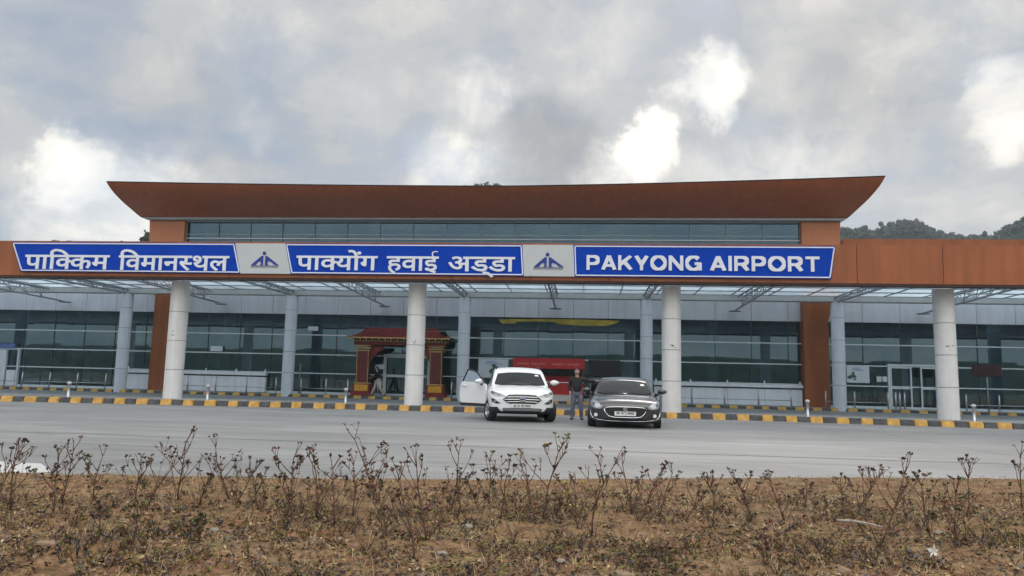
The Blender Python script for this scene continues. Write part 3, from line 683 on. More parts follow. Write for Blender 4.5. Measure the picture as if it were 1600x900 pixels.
  '43 45 44|43 46 45|42 46 43|41 47 42|47 46 42|41 48 47|39 41 40|39 48 41|38 48 39|37 48 38|36 48 37|35 48 36|34 48 35|33 48 34|32 51 33|51 50 33|50 49 33|49 48 33|32 52 51|32 53 52|32 54 53|32 55 54|31 55 32|31 56 55|31 57 56|31 58 57|30 58 31|60 62 61|59 62 60|59 63 62|30 59 58|30 63 59|30 64 63|29 64 30|29 65 64|28 65 29|27 65 28|26 65 27|26 9 65|9 66 65|26 10 9|8 66 9|7 66 8|26 11 10|25 11 26|6 66 7|6 67 66|25 12 11|5 67 6|24 12 25|24 13 12|5 68 67|4 68 5|23 13 24|3 68 4|23 14 13|2 68 3|23 15 14|1 68 2|1 69 68|0 69 1|23 16 15|22 16 23|0 70 69|22 17 16|22 18 17|21 18 22|21 19 18|20 19 21|115 71 116|115 72 71|114 72 115|113 73 114|73 72 114|113 74 73|89 91 90|89 92 91|89 93 92|89 94 93|89 95 94|89 96 95|88 96 89|88 97 96|87 101 88|101 100 88|100 99 88|99 98 88|98 97 88|87 102 101|87 103 102|86 103 87|86 104 103|86 105 104|86 106 105|85 106 86|112 74 113|85 107 106|111 74 112|84 107 85|110 76 111|76 74 111|84 108 107|84 109 108|109 76 110|84 76 109|83 76 84|82 76 83|82 77 76|75 74 76|82 78 77|81 78 82|81 79 78|80 79 81|122 124 123|122 117 124|121 117 122|120 118 121|118 117 121|120 119 118|218 216 217|218 215 216|218 214 215|219 214 218|219 213 214|219 208 213|208 209 213|209 210 213|210 211 213|211 212 213|220 207 219|207 208 219|220 206 207|220 205 206|221 205 220|221 204 205|222 204 221|222 203 204|223 203 222|223 202 203|224 202 223|224 201 202|225 201 224|225 226 201|146 148 147|146 149 148|145 149 146|144 150 145|150 149 145|144 151 150|142 144 143|142 151 144|141 151 142|140 151 141|139 151 140|138 151 139|137 151 138|136 151 137|135 154 136|154 153 136|153 152 136|152 151 136|135 155 154|135 156 155|135 157 156|135 158 157|134 158 135|134 159 158|134 160 159|134 161 160|163 165 164|162 165 163|134 162 161|162 166 165|133 162 134|133 166 162|133 167 166|132 167 133|132 127 167|127 126 167|126 168 167|131 130 132|130 129 132|129 128 132|128 127 132|125 168 126|200 168 125|199 168 200|199 169 168|198 169 199|188 190 189|188 191 190|187 191 188|197 169 198|187 192 191|186 192 187|186 193 192|196 169 197|185 193 186|196 170 169|195 170 196|185 194 193|185 195 194|185 170 195|184 170 185|184 171 170|183 173 184|173 171 184|183 172 173|174 171 173|172 174 171|182 172 183|182 174 172|182 175 174|181 175 182|180 175 181|180 176 175|180 177 176|179 177 180|178 177 179'),
 'e': ('275 152 277 146 279 125 272 86 250 58 217 42 179 37 129 47 85 76 46 127 4 209 62 231 91 169 118 129 146 105 176 97 192 99 205 105 213 115 215 131 213 148 205 163 193 178 180 190 168 188 141 186 137 244 177 249 196 257 206 269 209 284 206 298 199 306 188 312 173 314 155 312 138 308 121 302 93 289 73 346 97 357 118 365 143 370 172 372 214 366 246 347 266 319 273 284 262 240 238 216 238 216 241 213 259 211 279 210 296 210 311 212 325 214 332 216 332 307 290 307 290 366 456 366 456 307 397 307 397 -9 332 -9 332 155 329 155 315 153 301 152 286 151 679 110 665 116 644 118 629 118 613 115 598 110 580 103 551 124 529 146 514 172 508 202 510 219 515 234 523 246 533 256 549 265 568 272 589 275 616 276 660 276 660 307 430 307 430 366 788 366 788 307 725 307 725 217 610 217 595 217 587 216 582 214 578 212 574 207 573 199 574 190 579 181 586 174 591 169 615 175 647 178 688 172 723 155 747 126 755 89 747 50 723 18 685 -2 632 -9 577 -2 527 17 484 47 440 91 489 131 527 92 559 69 594 56 632 52 676 62 690 89 687 101 667 -78 657 -18 680 -14 695 -13 734 -17 767 -29 796 -47 821 -70 844 -97 870 -132 822 -166 789 -120 761 -94 732 -79 698 -74 692 -74 687 -75 681 -76 1011 110 997 116 976 118 960 118 945 115 930 110 912 103 882 124 860 146 845 172 840 202 842 219 847 234 854 246 865 256 881 265 899 272 921 275 947 276 992 276 992 307 761 307 761 366 1119 366 1119 307 1056 307 1056 217 942 217 927 217 918 216 913 214 910 212 905 207 904 199 906 190 910 181 918 174 923 169 946 175 978 178 1020 172 1055 155 1078 126 1086 89 1078 50 1055 18 1016 -2 964 -9 908 -2 859 17 815 47 771 91 820 131 859 92 891 69 925 56 963 52 1008 62 1021 89 1019 101 1267 307 1208 307 1208 -9 1144 -9 1144 307 1093 307 1093 366 1267 366',
  '42 44 43|41 44 42|59 61 60|59 62 61|41 45 44|40 45 41|39 45 40|39 46 45|38 37 39|37 36 39|36 35 39|35 34 39|34 46 39|34 33 46|33 47 46|32 47 33|58 62 59|57 63 58|63 62 58|57 64 63|31 47 32|30 47 31|30 48 47|29 48 30|28 48 29|27 48 28|26 48 27|25 48 26|25 50 48|50 49 48|10 12 11|25 51 50|56 64 57|55 64 56|25 52 51|54 66 55|66 64 55|25 53 52|53 66 54|25 23 53|23 66 53|9 12 10|25 24 23|22 66 23|21 66 22|9 13 12|20 66 21|20 0 66|0 67 66|65 64 66|0 68 67|0 69 68|70 69 0|20 1 0|19 1 20|19 2 1|18 2 19|9 14 13|8 14 9|18 3 2|17 3 18|16 3 17|8 15 14|15 3 16|8 3 15|8 4 3|7 4 8|7 5 4|6 5 7|92 94 93|92 95 94|91 95 92|90 96 91|96 95 91|90 97 96|88 90 89|88 97 90|87 97 88|86 97 87|85 97 86|84 97 85|83 97 84|82 97 83|81 100 82|100 99 82|99 98 82|98 97 82|81 101 100|81 102 101|81 103 102|81 104 103|80 104 81|80 105 104|80 106 105|80 107 106|109 111 110|108 111 109|80 108 107|108 112 111|79 108 80|79 112 108|79 113 112|78 113 79|122 124 123|78 73 113|73 72 113|72 114 113|77 76 78|76 75 78|75 74 78|74 73 78|71 114 72|130 114 71|129 114 130|122 125 124|121 125 122|128 114 129|128 115 114|121 126 125|127 115 128|121 127 126|121 115 127|121 116 115|120 116 121|120 117 116|119 117 120|119 118 117|133 135 134|132 135 133|132 136 135|131 136 132|131 137 136|131 148 137|148 147 137|147 146 137|146 145 137|145 138 137|145 144 138|144 139 138|143 139 144|142 139 143|142 140 139|141 140 142|170 172 171|170 173 172|169 173 170|168 174 169|174 173 169|168 175 174|166 168 167|166 175 168|165 175 166|164 175 165|163 175 164|162 175 163|161 175 162|160 175 161|159 178 160|178 177 160|177 176 160|176 175 160|159 179 178|159 180 179|159 181 180|159 182 181|158 182 159|158 183 182|158 184 183|158 185 184|187 189 188|186 189 187|158 186 185|186 190 189|157 186 158|157 190 186|157 191 190|156 191 157|200 202 201|156 151 191|151 150 191|150 192 191|155 154 156|154 153 156|153 152 156|152 151 156|149 192 150|208 192 149|207 192 208|200 203 202|199 203 200|206 192 207|206 193 192|199 204 203|205 193 206|199 205 204|199 193 205|199 194 193|198 194 199|198 195 194|197 195 198|197 196 195|214 216 215|214 209 216|213 209 214|212 210 213|210 209 213|212 211 210'),
}

# ------------------------------------------------------------------ the terminal building
SP, X0 = 10.334, -17.273
TB = empty('terminal_building', (-6.5, 44, 0), label='long low airport terminal with glass front, brown fascia and boat-shaped upper roof', cat='building')
def tb(b, name, m, parent=None, fix=True):
    """build in world coordinates, then hang under the terminal (or under one of its parts)"""
    o = b.build(name, m, None, fix)
    o.parent = parent or TB
    o.matrix_parent_inverse = Matrix.Translation((6.5, -44, 0)) if not parent else Matrix.Identity(4)
    if parent:
        o.matrix_parent_inverse = Matrix.Identity(4)
    return o
XL, XR, FY = -58.0, 42.0, 28.7

# front fascia beam: cladding face, lower return and flat top, with seams between the cladding sheets
b = MB()
seams = [XL + 3.1 * i for i in range(34)]
for xa, xb in zip(seams, seams[1:]):
    b.box(xa + .010, xb - .010, FY, FY + .06, 5.20, 6.68)
tb(b, 'fascia', M_ORANGE)
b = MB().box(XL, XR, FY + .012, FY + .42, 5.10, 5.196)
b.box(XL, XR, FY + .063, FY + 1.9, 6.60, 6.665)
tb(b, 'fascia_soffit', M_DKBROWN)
tb(MB().box(XL, XR, FY + .36, FY + .42, 5.2, 6.6), 'fascia_back', M_WHITE)
b = MB()
b.box(10.5, XR, 31.0, 31.4, 6.5, 7.36, bev=.02)
tb(b, 'parapet', M_ORANGE)

def column(name, x, y, r, z1, m, flare):
    b = MB()
    cuts = [zz for zz in (1.38, 2.60, 3.82, 5.04) if zz < z1 - .1]
    z0 = 0.0
    for zz in cuts + [z1]:
        b.lathe([(r, z0), (r, zz - .01 if zz != z1 else z1)], (x, y, 0), 44, cap=False)
        z0 = zz + .01
    b.lathe([(r - .02, .1), (r - .02, z1 - .1)], (x, y, 0), 32, cap=False)
    o = tb(b, name, m)
    for zz in (1.38, 2.60, 3.82, 5.04):
        if zz < z1 - .1:
            tb(MB().lathe([(r - .0165, zz - .0095), (r - .0165, zz + .0095)], (x, y, 0), 40, cap=False), 'ring_joint', M_JOINT, o)
    return o
for i in range(-2, 6):
    c = column('column', X0 + SP * i, 29.754, .375, 5.12, M_COLF, 0)
for i in range(-3, 6):
    c = column('column', X0 + SP * i, 41.8, .345, 5.90, M_COLR, 0)
# bird droppings / scuffs on the front columns
for x, z in ((X0, 2.9), (X0 + SP, 2.72), (X0 + 2 * SP, 2.75), (X0 + 3 * SP, 2.95)):
    b = MB(); rnd = random.Random(int(x * 10))
    for k in range(5):
        w = -PI / 2 + rnd.uniform(-.35, .35); zz = z + rnd.uniform(-.1, .1); s_ = rnd.uniform(.02, .045)
        p = Vector((x + .378 * math.cos(w), 29.754 + .378 * math.sin(w), zz)); t_ = Vector((-math.sin(w), math.cos(w), 0))
        b.add([p - t_ * s_, p - Vector((0, 0, s_ * .6)), p + t_ * s_, p + Vector((0, 0, s_ * .5))], [(0, 1, 2, 3)])
    tb(b, 'stain', M_JOINT)

# canopy: frosted glass laid to a slight fall, purlins, rafters, trusses
b = MB()
for i in range(48):
    xa = XL + 2.067 * i
    for j in range(8):
        ya, yb = 30.65 + 1.66 * j, 30.65 + 1.66 * (j + 1)
        zf = lambda y: 6.50 - .0145 * (y - 30.6)
        b.quad((xa + .02, ya + .015, zf(ya)), (xa + 2.047, ya + .015, zf(ya)), (xa + 2.047, yb - .015, zf(yb)), (xa + .02, yb - .015, zf(yb)))
cg = tb(b, 'canopy_glass', M_CANOPY)
b = MB()
for j in range(9):
    y = 30.65 + 1.66 * j
    b.box(XL, XR, y - .02, y + .02, 6.43 - .0145 * (y - 30.6), 6.485 - .0145 * (y - 30.6))
for i in range(49):
    x = XL + 2.067 * i
    b.add([(x - .022, 30.65, 6.44), (x + .022, 30.65, 6.44), (x + .022, 43.9, 6.25), (x - .022, 43.9, 6.25), (x - .022, 30.65, 6.49), (x + .022, 30.65, 6.49), (x + .022, 43.9, 6.30), (x - .022, 43.9, 6.30)],
          [(3, 2, 1, 0), (4, 5, 6, 7), (0, 1, 5, 4), (1, 2, 6, 5), (2, 3, 7, 6), (3, 0, 4, 7)])
tb(b, 'canopy_purlin', M_GREYSTEEL)
def truss(x, z_end, y_end):
    b = MB()
    y0, z0 = 30.4, 5.92
    tp = lambda y: 6.30 - .0135 * (y - 30.6)
    lo = lambda t: z0 + (z_end - z0) * t
    N = 11
    for s in (-.16, .16):
        b.tube([(x + s, y0, tp(y0)), (x + s, 41.8, tp(41.8))], .045, 8)
    b.tube([(x, y0 + (y_end - y0) * k / N, lo(k / N)) for k in range(N + 1)], .055, 8)
    for k in range(N):
        ya, yb = y0 + (y_end - y0) * k / N, y0 + (y_end - y0) * (k + 1) / N
        ym = (ya + yb) / 2
        if ym < 41.7:
            for s in (-.16, .16):
                b.tube([(x, ya, lo(k / N)), (x + s, ym, tp(ym))], .022, 6)
                b.tube([(x + s, ym, tp(ym)), (x, yb, lo((k + 1) / N))], .022, 6)
    o = tb(b, 'canopy_truss', M_TRUSS)
    return o
for i in range(-3, 6):
    truss(X0 + SP * i, 5.93, 41.8)
for i in range(-3, 5):
    x = X0 + SP * (i + .5)
    o = truss(x, 5.52, 43.75)
    q = MB().lathe([(.05, 0), (.34, .02), (.36, .07), (.10, .12)], (x, 43.3, 5.44), 20)
    tb(q, 'downlight', M_TRUSS)
b = MB().box(XL, XR, 41.55, 42.05, 5.905, 6.19, bev=.03)
tb(b, 'canopy_beam', M_PALESTEEL)

# facade: white panel band over the glass, bays of glass between column lines, mullions
b = MB()
for i in range(48):
    xa = X0 + 2.0668 * (i - 20)
    b.box(xa + .012, xa + 2.0548, 43.88, 43.95, 5.0, 6.16)
tb(b, 'panel_band', M_BAND)
tb(MB().box(XL, XR, 43.96, 44.3, 4.98, 6.6), 'lintel', M_MULLD)
def glass_bay(xa, xb, counter=None, door=None, part=0):
    b = MB()
    zs = [.20, 1.38, 2.52, 3.72, 4.98]
    lines = [xa]
    k = math.ceil((xa - X0) / 2.0668)
    while X0 + 2.0668 * k < xb - .05:
        if X0 + 2.0668 * k > xa + .05:
            lines.append(X0 + 2.0668 * k)
        k += 1
    lines.append(xb)
    rnd = random.Random(int(xa * 7) + 99)
    for l0, l1 in zip(lines, lines[1:]):
        for z0, z1 in zip(zs, zs[1:]):
            dy = [rnd.uniform(-.0010, .0010) for _ in range(4)]
            b.quad((l0, 44 + dy[0], z0), (l1, 44 + dy[1], z0), (l1, 44 + dy[2], z1), (l0, 44 + dy[3], z1))
    o = tb(b, 'glass_wall', M_GLASS, None, False)
    for z in (1.38, 2.52, 3.72):
        tb(MB().box(xa, xb, 43.90, 43.985, z - .032, z + .032), 'mullion', M_MULL, o)
    tb(MB().box(xa, xb, 43.88, 43.985, .13, .26), 'sill', M_MULL, o)
    for l in lines[1:-1]:
        tb(MB().box(l - .022, l + .022, 43.965, 44.06, .26, 4.98), 'glazing_joint', M_MULLD, o)
    return o
PL = [(-26.78, -25.36), (12.36, 13.72)]
edges = [-58.6] + [X0 + SP * i for i in range(-3, -1)] + [PL[0][0]]
for xa, xb in ((-48.27, -37.94), (-37.94, PL[0][0]), (PL[0][1], X0), (X0, X0 + SP), (X0 + SP, X0 + 2 * SP), (X0 + 2 * SP, PL[1][0]), (PL[1][1], X0 + 4 * SP), (X0 + 4 * SP, X0 + 5 * SP), (X0 + 5 * SP, 42)):
    glass_bay(xa, xb)
for xa, xb in PL:
    b = MB()
    w = .0
    fl = .35 if xa > 0 else 0
    b.add([(xa, 43.3, 0), (xb, 43.3, 0), (xb, 44.5, 0), (xa, 44.5, 0), (xa, 43.3, 5.0), (xb, 43.3, 5.0), (xb, 44.5, 5.0), (xa, 44.5, 5.0), (xa, 43.3, 6.15), (xb + fl, 43.3, 6.15), (xb + fl, 44.5, 6.15), (xa, 44.5, 6.15)],
          [(0, 1, 5, 4), (1, 2, 6, 5), (2, 3, 7, 6), (3, 0, 4, 7), (4, 5, 9, 8), (5, 6, 10, 9), (6, 7, 11, 10), (7, 4, 8, 11), (8, 9, 10, 11)])
    tb(b, 'pilaster', M_ORANGE)

# ticket counters: white apron panels, sill shelf, dark slot
def counter(xa, xb):
    b = MB()
    n = max(1, round((xb - xa) / 2.07)); s_ = (xb - xa) / n
    for i in range(n):
        b.box(xa + s_ * i + .01, xa + s_ * (i + 1) - .01, 43.62, 43.86, .16, 1.08)
    o = tb(b, 'counter_apron', M_WHITE)
    tb(MB().box(xa, xb, 43.66, 43.87, 1.085, 1.155), 'counter_slot', M_DARK, o)
    tb(MB().box(xa - .03, xb + .03, 43.52, 43.875, 1.16, 1.34, bev=.02), 'counter_sill', M_WHITE, o)
    for i in range(n + 1):
        x = min(max(xa + s_ * i, xa + .1), xb - .1)
        tb(MB().lathe([(.06, 0), (.06, .05), (.035, .18), (.0, .24)], (x, 43.72, 1.34), 10), 'sill_stop', M_SIGNW, o)
counter(-28.5, -26.85)
counter(-25.28, -19.42)
counter(4.0, 12.3)

# doors in the glass wall
def door(xa, xb, leafs, z1=2.52):
    b = MB()
    for x in (xa, xb):
        b.box(x - .05, x + .05, 43.83, 43.97, .14, z1)
    b.box(xa - .05, xb + .05, 43.83, 43.97, z1 + .035, z1 + .13)
    o = tb(b, 'door', M_MULL)
    for (l, r_) in leafs:
        f = MB()
        for x in (l, r_):
            f.box(x - .035, x + .035, 43.82, 43.90, .16, z1 - .02)
        for z in (.22, 1.30, z1 - .06):
            f.box(l + .036, r_ - .036, 43.825, 43.895, z - .04, z + .04)
        tb(f, 'door_leaf', M_MULL, o)
        tb(MB().tube([(r_ - .10, 43.78, .95), (r_ - .10, 43.78, 1.45)], .016, 8), 'handle', M_STEEL, o)
door(17.12, 19.75, [(17.22, 18.30), (18.86, 19.66)])
door(-12.1, -9.3, [(-12.0, -10.75), (-10.65, -9.4)])
tb(MB().box(-37.9, -36.75, 43.72, 43.88, .16, 2.42), 'door_panel', M_WHITE)
tb(MB().box(-36.62, -36.05, 43.74, 43.88, .16, 1.15), 'door_panel', M_WHITE)
b = MB().box(-36.04, -35.94, 43.80, 43.97, .14, 2.5)
b.box(-38, -36.04, 43.80, 43.97, 2.43, 2.5)
tb(b, 'door_frame', M_MULL)
tb(MB().box(-37.9, -36.2, 43.70, 43.80, 2.56, 2.82), 'door_sign', [mat('door_sign_blue', (0.10, 0.16, 0.38), 0.5, var=.2, vscale=6)])

# inside: floor, back wall, ceiling, columns, and, on the glass front, a yellow reflection strip
tb(MB().box(XL, XR, 44.42, 53.8, -.02, .15), 'interior_floor', M_INTF)
tb(MB().box(XL, XR, 53.8, 54.0, 0, 6.0), 'interior_wall', M_INT)
tb(MB().box(XL, XR, 44.32, 53.8, 5.05, 5.2), 'interior_ceiling', M_INT)
for i in range(-4, 7):
    tb(MB().lathe([(.36, .15), (.36, 5.04)], (X0 + SP * (i + .42), 46.2, 0), 20), 'interior_column', M_INTC)
rnd = random.Random(4)
for i in range(26):
    x = -46 + 3.1 * i + rnd.uniform(-.8, .8); w = rnd.uniform(.5, 1.4); y = rnd.uniform(47.5, 53); h = rnd.uniform(.9, 2.4)
    tb(MB().box(x, x + w, y, y + .4, .15, .15 + h), 'interior_partition', M_INT)
m = MB().prism([(-5.25, 4.86), (-5.0, 4.60), (-4.2, 4.62), (-4.1, 4.74), (-1.9, 4.76), (-1.6, 4.62), (-.2, 4.55), (1.2, 4.56), (1.75, 4.70), (2.0, 4.88), (0, 4.93), (-3, 4.92)], 43.925, 43.975)  # yellow reflection seen on the glass, built as a coloured strip
tb(m, 'reflection_strip', mat('yellow_reflection', (0.36, 0.27, 0.03), 0.5, var=.3, vscale=2))

# upper storey: walls, piers, clerestory
tb(MB().box(-27.3, 14.3, 43.78, 60, 6.62, 9.2), 'upper_wall', M_BAND)
tb(MB().box(XL, -27.35, 44.3, 60, 6.1, 6.62), 'roof_slab', M_CONC)
tb(MB().box(14.35, XR, 44.3, 60, 6.1, 6.62), 'roof_slab', M_CONC)
for xa, xb, sg in ((-27.45, -25.36, -1), (12.45, 14.42, 1)):
    b = MB()
    ol, orr = (-.28, 0) if sg < 0 else (0, .22)
    b.add([(xa, 43.55, 6.3), (xb, 43.55, 6.3), (xb, 60, 6.3), (xa, 60, 6.3), (xa + ol, 43.55, 10.826), (xb + orr, 43.55, 10.826), (xb + orr, 60, 10.826), (xa + ol, 60, 10.826)],
          [(0, 1, 5, 4), (1, 2, 6, 5), (2, 3, 7, 6), (3, 0, 4, 7), (4, 5, 6, 7), (3, 2, 1, 0)])
    tb(b, 'pier', M_ORANGE2)
xa, xb = -25.33, 12.42
b = MB(); nb = 18; s_ = (xb - xa) / nb
rnd = random.Random(77)
for i in range(nb):
    for z0, z1 in ((9.2, 9.72), (9.72, 10.80)):
        dy = [rnd.uniform(-.0008, .0008) for _ in range(4)]
        b.quad((xa + s_ * i, 43.9 + dy[0], z0), (xa + s_ * (i + 1), 43.9 + dy[1], z0), (xa + s_ * (i + 1), 43.9 + dy[2], z1), (xa + s_ * i, 43.9 + dy[3], z1))
cw = tb(b, 'clerestory_window', M_GLASSC, None, False)
tb(MB().box(xa, xb, 43.80, 43.885, 9.69, 9.75), 'mullion', M_MULL, cw); tb(MB().box(xa, xb, 43.78, 43.885, 10.77, 10.825), 'mullion', M_MULL, cw); tb(MB().box(xa, xb, 43.86, 43.885, 9.98, 10.005), 'mullion', M_MULL, cw)
mat('grey_joint', (.25, .30, .32), .5)
for i in range(nb + 1):
    tb(MB().box(xa + s_ * i - .02, xa + s_ * i + .02, 43.83, 43.86, 9.2, 10.77), 'glazing_joint', MATS['grey_joint'], cw)
b = MB()
for k in range(8):
    b.box(xa, xb, 44.3, 44.42, 9.25 + .2 * k, 9.36 + .2 * k)
tb(b, 'louvre', mat('dark_louvre', (.10, .12, .125), .5, var=.3, vscale=.7), cw)
tb(MB().box(xa, xb, 46, 46.2, 9.2, 10.9), 'clerestory_backing', M_INT)

# boat-shaped roof: hull section swept out at front and both ends, top line sagging in the middle
b = MB()
def top_z(x):
    d = x + 4.6
    return 12.215 + (.35 * (-d / 24.4) ** 1.55 if d < 0 else .485 * (d / 20.7) ** 1.45)
HP = [(0.00, 0.00), (0.12, 0.085), (0.22, 0.165), (0.34, 0.262), (0.466, 0.36), (0.56, 0.44), (0.657, 0.535), (0.76, 0.645), (0.856, 0.76), (0.93, 0.875), (1.0, 1.0)]
NX = 80
xl0, xr0, xl1, xr1 = -28.22, 14.98, -28.95, 16.14
hv, hf = [], []
for u, w in HP:
    e = u
    xa_ = xl0 + (xl1 - xl0) * e; xb_ = xr0 + (xr1 - xr0) * e
    for i in range(NX + 1):
        x = xa_ + (xb_ - xa_) * i / NX
        xt = xl1 + (xr1 - xl1) * i / NX
        z = 10.97 + (top_z(xt) - 10.97) * w
        hv.append((x, 43.35 - 2.55 * u, z))
for j in range(len(HP) - 1):
    for i in range(NX):
        hf.append((j * (NX + 1) + i, j * (NX + 1) + i + 1, (j + 1) * (NX + 1) + i + 1, (j + 1) * (NX + 1) + i))
b.add(hv, hf, 0, True)
# end hulls and top deck
top0 = (len(HP) - 1) * (NX + 1)
for side, i in ((0, 0), (1, NX)):
    n0 = len(b.v); N2 = 2
    for j in range(len(HP)):
        p = hv[j * (NX + 1) + i]
        b.v.append(p); b.v.append((p[0], 62 + 1.5 * HP[j][0], p[2]))
    for j in range(len(HP) - 1):
        b.f.append([n0 + 2 * j, n0 + 2 * j + 1, n0 + 2 * j + 3, n0 + 2 * j + 2]); b.m.append(0); b.sm.append(True)
n0 = len(b.v)
for i in range(NX + 1):
    p = hv[top0 + i]
    b.v += [(p[0], p[1], p[2]), (p[0], p[1] - .02, p[2] + .07), (p[0], p[1] + .5, p[2] + .07), (p[0], 63.4, p[2] - .25)]
for i in range(NX):
    for k in range(3):
        b.f.append([n0 + 4 * i + k, n0 + 4 * i + k + 1, n0 + 4 * (i + 1) + k + 1, n0 + 4 * (i + 1) + k]); b.m.append(1 if k < 2 else 0); b.sm.append(False)
rf = tb(b, 'roof', [M_ROOF, M_DKBROWN])
b = MB().add([(-28.2, 43.30, 10.962), (-27.5, 43.30, 10.83), (14.55, 43.30, 10.83), (14.96, 43.30, 10.962), (-28.2, 61.9, 10.962), (-27.5, 61.9, 10.83), (14.55, 61.9, 10.83), (14.96, 61.9, 10.962)], [(0, 1, 2, 3), (7, 6, 5, 4), (0, 4, 5, 1), (1, 5, 6, 2), (2, 6, 7, 3), (3, 7, 4, 0)])
tb(b, 'roof_soffit', M_PALESTEEL, rf)

# ------------------------------------------------------------------ the long sign on the fascia
SG = empty('airport_sign', (-7.4, FY, 5.3), label='long blue and white airport name sign in two scripts along the brown fascia', cat='sign')
def sg(o):
    o.parent = SG
    o.matrix_parent_inverse = Matrix.Translation((7.4, -FY, -5.3))
    return o
ZT, ZB = 6.60, 5.35
divs = [((-24.31, -23.80), (-14.40, -14.10), 'b'), ((-14.40, -14.10), (-12.26, -11.96), 'g'), ((-12.26, -11.96), (-2.52, -2.44), 'b'), ((-2.52, -2.44), (-.52, -.45), 'g'), ((-.52, -.45), (9.40, 9.22), 'b')]
panels = []
for (t0, b0), (t1, b1), k in divs:
    m = MB()
    m.add([(b0, FY - .10, ZB), (b1, FY - .10, ZB), (t1, FY - .10, ZT), (t0, FY - .10, ZT), (b0, FY - .003, ZB), (b1, FY - .003, ZB), (t1, FY - .003, ZT), (t0, FY - .003, ZT)],
          [(0, 1, 2, 3), (4, 7, 6, 5), (0, 4, 5, 1), (1, 5, 6, 2), (2, 6, 7, 3), (3, 7, 4, 0)])
    panels.append(sg(m.build('sign_panel' if k == 'b' else 'logo_panel', M_BLUE if k == 'b' else M_SIGNG)))
m = MB()
def bar(p, q, w=.022):
    (xa, za), (xb, zb) = p, q
    L = math.hypot(xb - xa, zb - za); nx_, nz_ = -(zb - za) / L * w, (xb - xa) / L * w
    m.prism([(xa - nx_, za - nz_), (xb - nx_, zb - nz_), (xb + nx_, zb + nz_), (xa + nx_, za + nz_)], FY - .122, FY - .101)
for (t0, b0), (t1, b1), k in divs:
    i_ = .05
    if k == 'b':
        bar((t0 + .07, ZT - i_), (t1 - .05, ZT - i_)); bar((b0 + .05, ZB + i_), (b1 - .05, ZB + i_))
        bar((b0 + .05, ZB + i_ + .023), (t0 + .07, ZT - i_ - .023)); bar((b1 - .05, ZB + i_ + .023), (t1 - .05, ZT - i_ - .023))
sg(m.build('sign_border', M_SIGNW))
def word(key, xa, xb, zbase, z_head, cap=.372):
    vs, fs = WORDS[key]
    n = list(map(int, vs.split())); V = [(n[i] / 1000, n[i + 1] / 1000) for i in range(0, len(n), 2)]
    x0 = min(v[0] for v in V); x1 = max(v[0] for v in V)
    kx = (xb - xa) / (x1 - x0); kz = (z_head - zbase) / cap
    bmw = bmesh.new()
    bv_ = [bmw.verts.new((xa + (x - x0) * kx, FY - .106, zbase + z * kz)) for x, z in V]
    for k, f in enumerate(fs.split('|')):
        try:
            bmw.faces.new([bv_[int(i)] for i in f.split()])
        except ValueError:
            pass
    # raised 28 mm: side walls along the outline, then each face a hair apart so strokes that cross never share a plane
    fr = [[v.co.copy() for v in f.verts] for f in bmw.faces]
    rim = [[v.co.copy() for v in e_.verts] for e_ in bmw.edges if len(e_.link_faces) == 1]
    bmw.clear()
    for p_, q_ in rim:
        bmw.faces.new([bmw.verts.new(c) for c in (p_, q_, q_ - Vector((0, .028, 0)), p_ - Vector((0, .028, 0)))])
    for k, f in enumerate(fr):
        fc = bmw.faces.new([bmw.verts.new(c - Vector((0, .028 + .000006 * (k % 60), 0))) for c in f])
        fc.normal_update()
        if fc.normal.y > 0: fc.normal_flip()
    me = bpy.data.meshes.new('lettering'); bmw.to_mesh(me); bmw.free()
    me.materials.append(M_SIGNW)
    o = bpy.data.objects.new('lettering', me); COL.objects.link(o)
    return sg(o)
word('a', -23.62, -19.82, 5.47, 6.07)
word('b', -19.42, -14.60, 5.46, 6.07)
word('c', -11.74, -8.36, 5.53, 6.11)
word('d', -7.98, -5.86, 5.53, 6.11)
word('e', -5.48, -2.80, 5.53, 6.11)
